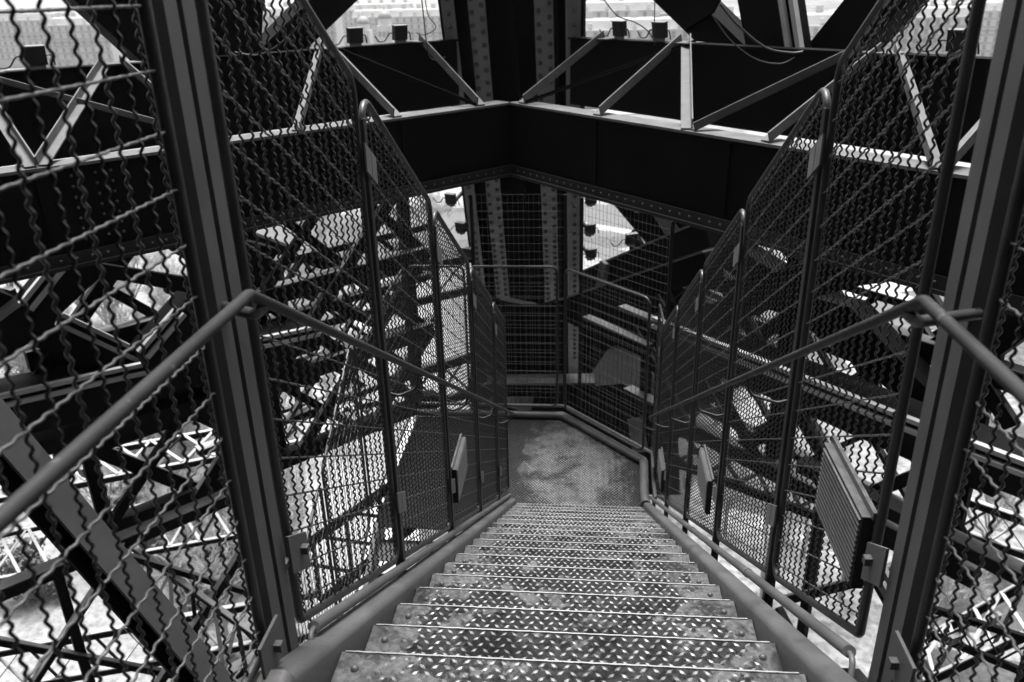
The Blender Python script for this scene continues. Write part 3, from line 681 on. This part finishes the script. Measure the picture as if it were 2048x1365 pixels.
# right
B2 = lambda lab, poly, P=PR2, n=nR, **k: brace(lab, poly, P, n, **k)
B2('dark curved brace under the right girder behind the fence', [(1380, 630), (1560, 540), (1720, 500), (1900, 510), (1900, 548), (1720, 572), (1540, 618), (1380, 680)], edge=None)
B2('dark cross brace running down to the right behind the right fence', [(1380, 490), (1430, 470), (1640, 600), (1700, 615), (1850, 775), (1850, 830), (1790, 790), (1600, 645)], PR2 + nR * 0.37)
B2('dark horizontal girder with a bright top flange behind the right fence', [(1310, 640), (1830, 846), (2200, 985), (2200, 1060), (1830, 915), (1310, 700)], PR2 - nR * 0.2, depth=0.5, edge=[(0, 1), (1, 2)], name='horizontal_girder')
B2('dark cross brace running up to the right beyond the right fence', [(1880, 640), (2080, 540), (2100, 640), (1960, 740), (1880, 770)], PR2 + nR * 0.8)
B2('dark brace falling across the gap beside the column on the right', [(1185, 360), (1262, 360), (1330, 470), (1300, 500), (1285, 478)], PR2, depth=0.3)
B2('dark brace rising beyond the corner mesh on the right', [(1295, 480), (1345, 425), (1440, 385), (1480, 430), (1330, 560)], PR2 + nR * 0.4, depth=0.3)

# inclined lower members by the column with lit tops
def member(label, p, q, w, h, mat, top=None, name='tower_member', group='inclined members of the tower'):
    p, q = V(p), V(q); root = thing(name, label, 'beam', p, group)
    part(MB().bar(p, q, w * 0.86, h, drop=h / 2 + 0.012), 'web', mat, root)
    if top: part(MB().bar(p, q, w, 0.024), 'top_flange', top, root)
    return root
member('inclined beam with a bright top rising to the right beyond the corner fence', onY(1086, 612, 11.2), onY(1420, 500, 8.8), 0.24, 0.3, 'tower_paint_shaded', F)
member('upper inclined beam rising to the right with floodlights beside it', onY(1165, 545, 11.6), onY(1420, 438, 9.2), 0.2, 0.3, 'tower_paint_shaded', F)
member('inclined beam with a bright top going left below the column', onY(1075, 612, 11.2), onY(1000, 598, 11.0), 0.2, 0.25, 'tower_paint_shaded', F)
member('upright strut lit from above between the inclined beams on the right', onY(1200, 590, 11.0), onY(1212, 520, 10.9), 0.2, 0.1, 'tower_paint_lit', F)
member('pale horizontal beam across the foot of the riveted column', onY(975, 760, 10.5), onY(1190, 758, 10.5), 0.3, 0.2, 'tower_paint_shaded', F)
member('long bright edged bar beyond the corner fence', onY(1118, 608, 12.5), onY(1300, 690, 11.4), 0.16, 0.2, 'tower_paint_shaded', F)
member('upper bright edged bar beyond the corner fence', onY(1180, 585, 12.5), onY(1330, 648, 11.4), 0.16, 0.2, 'tower_paint_shaded', F)
# curved base plate below the landing
Zp = -6.9
bpoly = [(985, 772), (1180, 774), (1245, 768), (1300, 800), (1330, 770), (1330, 640), (1290, 655), (1215, 700), (1180, 750), (985, 752)]
bp_ = thing('gusset_plate', 'broad grey horizontal plate below the far landing fence', 'plate', onZ(1150, 765, Zp))
part(MB().prism([onZ(x, y, Zp) for x, y in bpoly], (0, 0, -0.05)), 'plate', 'tower_paint_shaded', bp_)
part(MB().prism([onZ(985, 773, Zp - 0.06) + V((0, 0.03, 0)), onZ(1180, 775, Zp - 0.06) + V((0, .03, 0)), onZ(1240, 770, Zp - 0.06) + V((0, .03, 0))] , (0, 0, -1.2)), 'web', 'tower_paint_shaded', bp_)
brace('huge dark backing plate behind the far landing fence', [(940, 560), (1090, 640), (1200, 560), (1345, 500), (1360, 990), (940, 990)], V((0, 16.0, 0)), V((0, 1, 0)), 0.5, name='backing_plate')  # sheet added to keep the view behind the fence black
brace('dark plate wall seen low through the far end of the right fence', [(1330, 560), (1440, 610), (1470, 700), (1420, 800), (1340, 900)], V((0, 14.0, 0)), V((0.3, 1, 0)).normalized(), 0.4, name='backing_plate')
# small lit stubs under it
for (a, b, lab) in (((1052, 780), (1046, 822), 'pale upright stub seen under the grey plate'), ((1025, 778), (1020, 815), 'short pale stub at the end of the left fence'), ((1268, 836), (1280, 905), 'pale upright stub at the foot of the corner fence')):
    p, q = onY(*a, 11.5), onY(*b, 11.2); r0 = thing('stub_bracket', lab, 'bracket', q, 'pale stubs'); part(MB().bar(p, q, 0.22, 0.02, up=V((0.2, -1, 0.3))), 'plate', 'tower_paint_lit', r0); part(MB().bar(p + V((.11, .05, 0)), q + V((.11, .05, 0)), 0.02, 0.12, up=V((0.2, -1, 0.3))), 'rib', 'tower_paint_lit', r0)

# near inclined beam passing under the stair on the left
nb = thing('inclined_beam', 'big grey inclined beam passing close below the left fence', 'beam', onY(180, 960, 2.6))
a, b = onY(-60, 780, 2.2), onY(500, 1440, 2.5)
part(MB().bar(a, b, 0.11, 0.02, up=V((0.35, -0.35, 0.9))), 'flange', 'post_paint', nb)
part(MB().bar(a, b, 0.02, 0.2, up=V((0.35, -0.35, 0.9)), drop=0.11), 'web', 'tower_paint_shaded', nb)
part(MB().bar(a + V((-.02, 0.02, -0.2)), b + V((-.02, .02, -0.2)), 0.11, 0.02, up=V((0.35, -0.35, 0.9))), 'lower_flange', 'tower_paint_shaded', nb)

# ------------------------------------------------------------------ lattice trusses further down
def truss(label, p0, p1, q0, q1, n, cw, bw, mat='tower_paint_dim_lit', cross=True, name='lattice_truss'):
    p0, p1, q0, q1 = V(p0), V(p1), V(q0), V(q1); cw *= 0.62; bw *= 0.62; n = int(n * 1.3)
    root = thing(name, label, 'truss', (p0 + q0) / 2, 'lattice trusses below the stair')
    for a, b in ((p0, p1), (q0, q1)):
        ch = part(MB().bar(a, b, cw * .4, cw * 1.1, drop=cw * .55 + 0.01), 'chord', 'tower_paint_shaded', root)
        part(MB().bar(a, b, cw * .8, 0.02), 'chord_lit_top', mat, ch)  # lighter strip paints the light on the chord's top
    P = lambda f: p0.lerp(p1, f); Q = lambda f: q0.lerp(q1, f)
    for i in range(n):
        f0, f1 = i / n, (i + 1) / n
        part(MB().bar(P(f0), Q(f1), bw, bw * .3), 'lacing_bar', mat if i % 2 else 'tower_paint_shaded', root)
        if cross: part(MB().bar(Q(f0) + V((0, 0, bw * .4)), P(f1) + V((0, 0, bw * .4)), bw, bw * .3), 'lacing_bar', mat, root)
        elif i: part(MB().bar(P(f0), Q(f0), bw, bw * .3), 'lacing_bar', mat, root)
    return root
D = onY
truss('pale lattice truss slanting down past the near inclined beam', D(215, 1055, 9), D(520, 1275, 8), D(150, 1120, 9.5), D(500, 1385, 8.5), 6, 0.14, 0.09, 'pale_lit_paint', False)
truss('pale lattice truss crossing the bottom left corner', D(-80, 1315, 10), D(640, 1180, 11), D(-80, 1390, 10), D(640, 1260, 11), 9, 0.2, 0.1, 'pale_lit_paint')
truss('grey lattice truss low on the left above the gravel path', D(-80, 1170, 13), D(520, 1060, 14), D(-60, 1080, 14), D(520, 960, 15), 8, 0.16, 0.1, 'pale_lit_paint')
truss('grey lattice truss on the left below the horizontal girders', D(-80, 1010, 14), D(760, 850, 15), D(-80, 950, 15), D(760, 800, 16), 10, 0.2, 0.11, 'pale_lit_paint')
truss('dark lattice truss seen through the top of the left fence', D(430, 440, 13), D(760, 560, 13), D(430, 500, 13), D(760, 640, 13), 5, 0.25, 0.16, 'tower_paint_shaded')
truss('grey lattice truss seen through the middle of the left fence', D(430, 690, 14), D(1000, 560, 15), D(430, 600, 14), D(1000, 500, 15), 7, 0.2, 0.14, 'tower_paint_dim_lit')
truss('grey lattice truss seen low through the left fence', D(430, 940, 13), D(1000, 760, 14), D(430, 860, 13), D(1000, 690, 14), 7, 0.22, 0.14, 'tower_paint_dim_lit')
truss('dark lattice truss beside the left stair light', D(640, 1200, 10), D(1000, 900, 12), D(560, 1120, 11), D(960, 840, 12), 5, 0.2, 0.12, 'tower_paint_shaded')
truss('dark lattice truss low behind the right stair lights', D(1300, 900, 13), D(1850, 1110, 12), D(1300, 840, 14), D(1900, 1040, 13), 7, 0.2, 0.12, 'tower_paint_shaded')
truss('pale lattice truss crossing the bottom right corner', D(1760, 1400, 11), D(2120, 1230, 10), D(1800, 1300, 12), D(2120, 1120, 11), 5, 0.18, 0.1, 'pale_lit_paint')
truss('dark lattice truss crossing the bottom right corner the other way', D(1780, 1230, 10), D(2120, 1370, 9), D(1790, 1190, 10), D(2140, 1300, 9), 5, 0.14, 0.07, 'tower_paint_shaded')
truss('pale lattice truss right of the stair head post, low down', D(1790, 1010, 14), D(2120, 1130, 13), D(1800, 950, 14), D(2120, 1060, 13), 4, 0.22, 0.12, 'pale_lit_paint')
truss('grey lattice truss seen through the upper part of the right fence', D(1390, 560, 14), D(1900, 470, 12), D(1390, 470, 14), D(1900, 420, 12), 6, 0.2, 0.14, 'tower_paint_shaded')

def lattice_wall(label, p0, d, n, s0, s1, z0, z1, pitch, bw, pale, seed):
    rnd = random.Random(seed); root = thing('lattice_screen', label, 'lattice', p0 + d * (s0 + s1) / 2 + V((0, 0, z0)), 'lattice faces of the tower leg')
    P = lambda s, z: p0 + d * s + V((0, 0, z))
    H = z1 - z0
    k = s0 - H
    while k < s1:
        for sg in (1, -1):
            a0, a1 = (k, z0), (k + H, z1)
            if sg < 0: a0, a1 = (k, z1), (k + H, z0)
            f0 = max(0, (s0 - k) / H); f1 = min(1, (s1 - k) / H)
            if f1 - f0 < 0.08: continue
            q0 = P(a0[0] + (a1[0] - a0[0]) * f0, a0[1] + (a1[1] - a0[1]) * f0); q1 = P(a0[0] + (a1[0] - a0[0]) * f1, a0[1] + (a1[1] - a0[1]) * f1)
            m = rnd.choice(pale); w = bw * rnd.uniform(.75, 1.3); o = n * (0.06 * sg + rnd.uniform(-.015, .015))
            br = part(MB().bar(q0 + o, q1 + o, 0.05, w, up=n.cross(q1 - q0)), 'lattice_bar', 'tower_paint_shaded', root)
            up = n.cross(q1 - q0).normalized(); up = up if up.z > 0 else -up
            part(MB().bar(q0 + o + up * (w / 2 + 0.006), q1 + o + up * (w / 2 + 0.006), 0.09, 0.012, up=up), 'bar_lit_edge', m, br)  # thin lighter strip standing in for the bar's lit upper edge
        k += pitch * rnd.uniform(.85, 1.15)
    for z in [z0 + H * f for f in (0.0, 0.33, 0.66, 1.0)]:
        ch = part(MB().bar(P(s0, z), P(s1, z), 0.16, bw * 1.7), 'chord', 'tower_paint_shaded', root); part(MB().bar(P(s0, z + bw * .86), P(s1, z + bw * .86), 0.2, 0.014), 'chord_lit_top', rnd.choice(pale), ch)
    for i in range(int((s1 - s0) / 2.6) + 1):
        s = s0 + 0.3 + i * 2.6
        part(MB().bar(P(s, z0) + n * .12, P(s, z1) + n * .12, 0.1, bw * 1.2, up=d), 'upright', 'tower_paint_shaded', root)
T_, F_, L_, W_P = 'tower_paint_shaded', 'tower_paint_lit', 'tower_paint_dim_lit', 'pale_lit_paint'
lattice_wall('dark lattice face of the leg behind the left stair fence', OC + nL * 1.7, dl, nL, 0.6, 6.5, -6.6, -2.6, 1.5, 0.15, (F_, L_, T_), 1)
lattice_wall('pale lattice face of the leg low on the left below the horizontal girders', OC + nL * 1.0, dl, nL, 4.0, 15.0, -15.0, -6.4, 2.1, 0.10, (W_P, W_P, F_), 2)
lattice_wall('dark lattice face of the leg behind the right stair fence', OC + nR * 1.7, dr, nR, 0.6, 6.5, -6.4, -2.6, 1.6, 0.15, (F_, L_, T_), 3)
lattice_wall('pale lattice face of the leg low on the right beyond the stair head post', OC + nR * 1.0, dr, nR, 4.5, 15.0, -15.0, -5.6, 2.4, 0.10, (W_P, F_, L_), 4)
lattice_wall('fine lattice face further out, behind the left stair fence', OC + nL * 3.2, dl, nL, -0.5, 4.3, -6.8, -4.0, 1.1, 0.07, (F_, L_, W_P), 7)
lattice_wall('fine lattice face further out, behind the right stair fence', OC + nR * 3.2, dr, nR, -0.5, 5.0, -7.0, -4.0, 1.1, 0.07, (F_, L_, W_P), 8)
brace('dark cross plate hiding the foot of the riveted column', [(950, 590), (1030, 614), (1080, 614), (1135, 596), (1135, 752), (950, 752)], V((0, 10.7, 0)), V((0, 1, 0)), 0.1, name='cross_plate')

# ================================================================== FLOODLIGHTS
def floodlight(label, p, face, s=0.19, tilt=0.12, arm=None):
    p = V(p); root = thing('floodlight', label, 'floodlight', p, 'floodlights on the girders')
    f = V((face[0], face[1], 0)).normalized(); x = V((f.y, -f.x, 0)); z = (V((0, 0, 1)) + f * tilt).normalized(); y = x.cross(z)
    c = p + V((0, 0, s * 0.62))
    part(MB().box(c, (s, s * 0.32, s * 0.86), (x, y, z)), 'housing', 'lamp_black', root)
    part(MB().box(c + z * s * 0.45, (s * 1.03, s * 0.42, s * 0.05), (x, y, z)), 'lid', 'lamp_paint_lit', root)
    if arm: part(MB().bar(p + V((0, 0, s * .05)), arm, 0.03, 0.05), 'arm', 'lamp_black', root)
    part(MB().box(c + y * s * -0.17, (s * .9, s * 0.02, s * 0.75), (x, y, z)), 'glass', 'lamp_black', root)
    part(MB().box(p + V((0, 0, s * .1)), (s * .8, s * 0.12, s * 0.2), (x, y, V((0, 0, 1)))), 'bracket', 'lamp_paint_lit', root)
    e = [c + x * s * .5, c + x * s * .8 + z * s * .03, c + x * s * 1.15 - z * s * .45, c + x * s * 1.6 - z * s * .5, c + x * s * 1.9 - z * s * .1]
    part(MB().tube(fillet(e, [0, .05, .05, .05, 0], False, 4), 0.014 * s / .33, 6), 'cable', 'rubber', root)
    e = [c - x * s * .5, c - x * s * .72 + z * s * .02, c - x * s * .8 - z * s * .12, c - x * s * .85 - z * s * .5]
    part(MB().tube(fillet(e, [0, .05, .05, 0], False, 4), 0.014 * s / .33, 6), 'cable', 'rubber', root)
def og(px, out=nL): 
    v = ray(px, 90); v = v * (OC.dot(out) / v.dot(out)); return V((v.x, v.y, ZO)) + out * 0.05
for px, lab in ((66, 'black floodlight standing at the far left end of the left girder'), (716, 'black floodlight on the left girder, the left one of the pair'), (806, 'black floodlight on the left girder, the one nearer the column')): floodlight(lab, og(px), -nL)
for px, lab in ((1232, 'black floodlight on the right girder, the one nearer the column'), (1312, 'black floodlight on the right girder, the right one of the pair'), (1912, 'black floodlight at the right end of the right girder')): floodlight(lab, og(px, nR), -nR)
for i, (px, py, Y, lab) in enumerate(((902, 412, 11.4, 'uppermost black floodlight in the row left of the column'), (922, 468, 11.7, 'middle black floodlight in the row left of the column'), (935, 518, 12.0, 'lowest black floodlight in the row left of the column'),
        (1182, 412, 11.4, 'uppermost black floodlight in the row right of the column'), (1180, 472, 11.7, 'middle black floodlight in the row right of the column'), (1182, 520, 12.0, 'lowest black floodlight in the row right of the column'),
        (1308, 425, 10.5, 'black floodlight hanging near the diagonal brace right of the column'), (1262, 492, 11.0, 'small black floodlight on the inclined beam right of the column'),
        (28, 606, 8.2, 'black floodlight on the left brace at the edge of the view'), (166, 660, 8.8, 'black floodlight on the left brace in front of the bare trees'), (152, 762, 8.6, 'black floodlight on the heavy left girder'), (12, 795, 8.0, 'black floodlight at the left edge on the heavy girder'), (346, 872, 9.5, 'black floodlight on the pale bars behind the left handrail'),
        (168, 955, 9.5, 'black floodlight on the grey truss left of the near inclined beam'), (1985, 1250, 9.0, 'black floodlight among the trusses at the lower right'), (1905, 1290, 9.5, 'black floodlight low on the right beside the stair head post'))):
    lp_ = onY(px, py, Y); floodlight(lab, lp_, (0.5 if px > 1024 else -0.5, -1), 0.165, arm=cp(-1.88 if i < 3 else -0.09, 0.2, lp_.z) if i < 6 else None)

# loose cables
def cable(label, pts, r=0.008):
    pts = [V(p) for p in pts]; o = []
    for i in range(len(pts) - 1):
        p0, p1, p2, p3 = pts[max(i - 1, 0)], pts[i], pts[i + 1], pts[min(i + 2, len(pts) - 1)]
        for j in range(6):
            t = j / 6; o.append(0.5 * ((2 * p1) + (p2 - p0) * t + (2 * p0 - 5 * p1 + 4 * p2 - p3) * t * t + (3 * p1 - p0 - 3 * p2 + p3) * t ** 3))
    o.append(pts[-1]); ob = part(MB().tube(o, r, 6), 'cable', 'rubber'); tag(ob, label, 'cable', 'loose cables')
E = lambda l, d: [onY(x, y, d) for x, y in l]
cable('thick cable drooping below the crossing of the right braces', E([(1440, 8), (1475, 50), (1530, 95), (1580, 106), (1606, 104)], 8.2), 0.012)
cable('thin cable drooping lower below the right braces', E([(1424, 30), (1460, 80), (1510, 118), (1560, 128), (1590, 115)], 8.2), 0.007)
cable('thin cable hanging beside the column on the left', E([(841, -20), (848, 40), (852, 80), (860, 115), (875, 120), (890, 115)], 10.2), 0.008)
cable('second thin cable hanging beside the column on the left', E([(848, -20), (856, 30), (872, 55), (850, 70), (832, 66)], 10.2), 0.006)
cable('thin slack cable above the floodlights on the right girder', E([(1208, 0), (1235, 32), (1270, 45), (1295, 62), (1310, 85)], 9.2), 0.007)
cable('straight thin cable above the right floodlight', E([(1310, -10), (1309, 40), (1309, 92)], 9.2), 0.006)
cable('thin looping cable above the left girder braces', E([(470, 105), (520, 110), (570, 80), (605, 40), (608, 0)], 8.8), 0.009)

# ================================================================== TREES on the ground far below
grey('bark', 0.16, 0.3, 3.0, 0.9, spec=0.1); grey('twig', 0.2, 0.4, 8.0, 0.9, spec=0.1); grey('leaf', 0.05, 0.11, 4.0, 0.8, spec=0.2)
def tree_meshes(seed, h, spread, lv):
    rnd = random.Random(seed); tr, cr = MB(), MB()
    def grow(p, d, ln, r, lev):
        q = p + d * ln
        mid = p + d * ln * .5 + V((rnd.uniform(-1, 1), rnd.uniform(-1, 1), 0)) * ln * .05
        (tr if lev < 2 else cr).tube([p, mid, q], [r, r * .85, r * .7], 5 if lev < 2 else 3, cap=False)
        if lev >= lv: return
        n = rnd.choice((3, 4)) if lev else 5
        for i in range(n):
            a = rnd.uniform(0, 2 * math.pi); sp = rnd.uniform(.35, .8) * spread
            o = V((math.cos(a), math.sin(a), 0)); nd = (d + o * sp + V((0, 0, rnd.uniform(.0, .25)))).normalized()
            st = p.lerp(q, rnd.uniform(.55, 1.0))
            grow(st, nd, ln * rnd.uniform(.55, .8), max(r * .55, 0.012), lev + 1)
    grow(V((0, 0, 0)), V((0, 0, 1)), h * .34, h * .018, 0)
    return tr.mesh('trunk', 'bark'), cr.mesh('crown', 'twig')
def bush_mesh(seed, h):
    rnd = random.Random(seed); tr, cr = MB(), MB()
    tr.tube([(0, 0, 0), (0, 0, h * .6)], [h * .03, h * .01], 5)
    lob = [(V((rnd.gauss(0, h * .2), rnd.gauss(0, h * .2), h * rnd.uniform(.25, .8))), h * rnd.uniform(.14, .26)) for _ in range(16)]
    for _ in range(2600):
        c, r = rnd.choice(lob); d = V((rnd.gauss(0, 1), rnd.gauss(0, 1), rnd.gauss(0, 1))).normalized(); p = c + d * r * rnd.uniform(.6, 1.1)
        a = V((rnd.gauss(0, 1), rnd.gauss(0, 1), rnd.gauss(0, 1))).normalized() * h * .035; b = a.cross(d).normalized() * h * .025
        cr.add([p - a, p + b, p + a, p - b], [(0, 1, 2, 3)])
    return tr.mesh('trunk', 'bark'), cr.mesh('crown', 'leaf')
bare = [tree_meshes(3, 13, 1.0, 6), tree_meshes(11, 11, 1.2, 6), tree_meshes(23, 14, .9, 6), tree_meshes(31, 12, 1.1, 6)]
bush = [bush_mesh(5, 6), bush_mesh(8, 8)]
def plant(kind, me, loc, rot, sc, label, group):
    r = thing('bare_tree' if kind else 'evergreen_bush', label, 'tree' if kind else 'bush', loc, group); r.rotation_euler[2] = rot; r.scale = (sc,) * 3
    link('trunk', me[0], r); link('crown', me[1], r)
rt = random.Random(4)
for (px, py) in [(1420, 820), (1500, 860), (1560, 900), (1460, 960), (1620, 1000), (1540, 1080), (1660, 900), (1390, 700), (1700, 1080), (1930, 1080), (1990, 1010), (1880, 1180)]:
    p = onZ(px, py, GZ + 5); plant(1, rt.choice(bare), (p.x, p.y, GZ), rt.uniform(0, 6), rt.uniform(.55, .85), 'small leafless tree on the ground far below the right fence', 'small leafless trees below')
for (px, py) in [(60, 560), (150, 560), (230, 600), (300, 640), (340, 560), (60, 730), (120, 760), (180, 720), (330, 900), (250, 920), (400, 980), (360, 1010), (300, 860), (560, 820), (600, 900), (640, 780), (520, 960), (700, 700), (450, 1020), (560, 640), (640, 600), (520, 560), (700, 500), (800, 420), (860, 470), (560, 1000), (880, 440), (620, 460), (200, 560), (260, 560), (310, 590), (220, 650), (270, 660), (20, 560), (100, 700), (30, 720), (280, 900), (380, 900), (420, 900), (300, 960), (220, 980), (450, 940), (500, 860), (540, 760), (600, 700), (360, 1080), (430, 1160), (480, 1080)]:
    p = onZ(px, py, GZ + 6); plant(1, rt.choice(bare), (p.x + rt.uniform(-1, 1), p.y + rt.uniform(-1, 1), GZ), rt.uniform(0, 6), rt.uniform(.8, 1.15), 'pale leafless tree on the ground far below the left fence', 'leafless trees below')
for (px, py, lab) in [(345, 1040, 'dark evergreen bush below the middle of the left landing fence'), (300, 1010, 'dark evergreen bush behind the near inclined beam'), (400, 1110, 'grey green bush beside the pale slanting truss'), (90, 760, 'bushy evergreen below the heavy left girder'), (40, 1130, 'dark bush at the left edge beside the gravel path'), (300, 870, 'round dark bush under the left handrail'), (1480, 700, 'round bush far below seen through the right fence')]:
    p = onZ(px, py, GZ + 3); plant(0, rt.choice(bush), (p.x, p.y, GZ), rt.uniform(0, 6), rt.uniform(.8, 1.2), lab, 'evergreens below')
for i, px in enumerate((-60, 40, 120, 190, 270, 1420, 1780, 1850)):
    p = onZ(px, 140, GZ + 4); plant(1, rt.choice(bare), (p.x, p.y + rt.uniform(-20, 20), GZ), rt.uniform(0, 6), 1.0, 'hazy leafless tree beside the distant quay', 'quay trees')

# ================================================================== THE CITY BEYOND THE RIVER
grey('facade', 0.46, 0.56, 0.12, 0.9, spec=0.1, coord='World'); grey('zinc_roof', 0.2, 0.28, 0.2, 0.6, spec=0.3, coord='World'); grey('window_dark', 0.2, 0.28, 1.0, 0.4); grey('dome_slate', 0.14, 0.2, 0.3, 0.6, coord='World')
win_me = MB().box((0, 0, 0), (1.5, 0.3, 2.4)).mesh('window', 'window_dark')
def building(label, px, py_top, dist, width, height, dep=14, storeys=6, roof='mansard', cols=None, rot=0.0):
    t = onY(px, py_top, dist); zt = t.z
    zb = GZ; h = zt - zb
    root = thing('apartment_building', label, 'building', (t.x, dist, zb), 'buildings across the river')
    cx, cy = t.x, dist
    part(MB().box((cx, cy + dep / 2, (zb + zt - 4.5) / 2), (width, dep, h - 4.5)), 'wall', 'facade', root)
    rb = zt - 4.5
    r = MB(); w2, i = width / 2, 2.2
    r.add([(cx - w2, cy, rb), (cx + w2, cy, rb), (cx + w2, cy + dep, rb), (cx - w2, cy + dep, rb), (cx - w2 + .8, cy + i, zt - .8), (cx + w2 - .8, cy + i, zt - .8), (cx + w2 - .8, cy + dep - i, zt - .8), (cx - w2 + .8, cy + dep - i, zt - .8), (cx - w2 + 2, cy + dep / 2, zt), (cx + w2 - 2, cy + dep / 2, zt)],
          [(0, 1, 5, 4), (1, 2, 6, 5), (2, 3, 7, 6), (3, 0, 4, 7), (4, 5, 9, 8), (6, 7, 8, 9), (5, 6, 9), (7, 4, 8)])
    ro = part(r, 'roof', 'zinc_roof', root)
    for k in range(max(2, int(width / 9))):
        x = cx - w2 + 4 + k * 9
        part(MB().box((x, cy + dep / 2, zt + 0.8), (2.6, 1.0, 3.0)), 'chimney', 'facade', ro)
    part(MB().box((cx, cy - 0.25, rb), (width + .6, 0.8, 0.5)), 'cornice', 'facade', root)
    part(MB().box((cx, cy - 0.25, rb - 9.3), (width + .4, 0.7, 0.35)), 'balcony', 'zinc_roof', root)
    n = int(width / 4.1)
    for s in range(min(storeys, int((h - 5) / 3.8))):
        part(MB().box((cx, cy - 0.2, rb - 3.7 - s * 3.8), (width + .2, 0.5, 0.3)), 'band', 'zinc_roof', root)
        for k in range(n):
            link('window', win_me, root, V((cx - w2 + (k + .5) * width / n, cy - 0.05, rb - 1.9 - s * 3.8)) - wloc(root))
    for k in range(n // 2):
        x = cx - w2 + (k + .5) * width / (n // 2)
        part(MB().box((x, cy + 1.0, rb + 1.7), (1.4, 1.4, 1.9)), 'dormer', 'facade', ro)
building('pale corner apartment block framed between the right braces', 1648, 26, 330, 26, 24)
building('pale apartment block with dormers behind the right pair of floodlights', 1270, 36, 350, 44, 24)
building('taller pale block behind the dormered roofs on the right', 1235, 2, 430, 40, 30)
building('grey apartment block right of the column top, further back', 1360, 8, 440, 22, 30)
building('pale block seen in the left gap between the right braces', 1455, 28, 340, 22, 24)
building('long pale block behind the right end of the fence', 1830, 14, 400, 60, 24)
building('faint pale block at the far top left', 150, 34, 480, 36, 24)
building('fainter pale block at the very top left', 40, 26, 520, 50, 24)
building('pale block beyond the left braces', 560, 14, 470, 60, 24)
building('pale long terrace of houses on the far bank left of the column', 800, 18, 520, 60, 26)
building('pale row of houses on the far bank behind the twin domes', 700, 8, 640, 90, 30)
building('tall pale block at the top right edge', 1930, 4, 460, 40, 30)
def domed(label, px, py, dist, r):
    t = onY(px, py, dist); root = thing('domed_pavilion', label, 'building', (t.x, dist, GZ), 'buildings across the river')
    zt = t.z; base = zt - r * 2.2
    part(MB().box((t.x, dist, (GZ + base) / 2), (r * 2.2, r * 2.2, base - GZ)), 'wall', 'facade', root)
    part(MB().tube([(t.x, dist, base - .2), (t.x, dist, base + r * .9)], r * .98, 12), 'drum', 'facade', root)
    part(MB().tube([(t.x, dist, base + r * .9 + r * 1.15 * f) for f in (0, .2, .42, .65, .85, .97, 1)], [r * 1.02, r * 1.0, r * .92, r * .74, r * .5, r * .22, r * .05], 14), 'dome', 'dome_slate', root)
    part(MB().tube([(t.x, dist, base + r * 2.0), (t.x, dist, base + r * 2.5)], [r * .12, r * .03], 6), 'lantern', 'dome_slate', root)
    for k in (-.6, 0, .6): link('window', win_me, root, V((t.x + r * k, dist - r * 1.12, base - 4)) - wloc(root))
domed('small domed pavilion on the far bank, left of the column', 725, 30, 420, 3.2)
domed('larger dark domed pavilion on the far bank, left of the column', 768, 18, 440, 3.6)
wl = thing('quay_wall', 'long pale quay wall with a row of small trees above it', 'wall', (-60, 300, GZ))
part(MB().box((-90, 300, GZ + 4), (260, 3, 8)), 'wall', 'stone', wl)
part(MB().box((-90, 299.5, GZ + 8.2), (262, 4, 0.5)), 'coping', 'stone', wl)
for i in range(9):
    p = onY(690 + i * 20, 55, 303); plant(0, bush[i % 2], (p.x, 304, GZ + 8), i, .9, 'small clipped tree in the row on top of the quay wall', 'clipped trees on the quay wall')

# ================================================================== HAZE
hm = bpy.data.materials.new('haze_air'); hm.use_nodes = True; ht = hm.node_tree; ht.nodes.clear()
hv = ht.nodes.new('ShaderNodeVolumePrincipled'); hv.inputs['Color'].default_value = (0.95, 0.95, 0.95, 1); hv.inputs['Density'].default_value = 0.0002; hv.inputs['Anisotropy'].default_value = 0.4
ho = ht.nodes.new('ShaderNodeOutputMaterial'); ht.links.new(hv.outputs[0], ho.inputs['Volume']); MATS['haze_air'] = hm
tag(part(MB().box((0, 0, (GZ - 1 + 7.0) / 2), (2 * S + 20, 2 * S + 20, 7.0 - GZ + 1)), 'haze', 'haze_air'), kind='stuff')
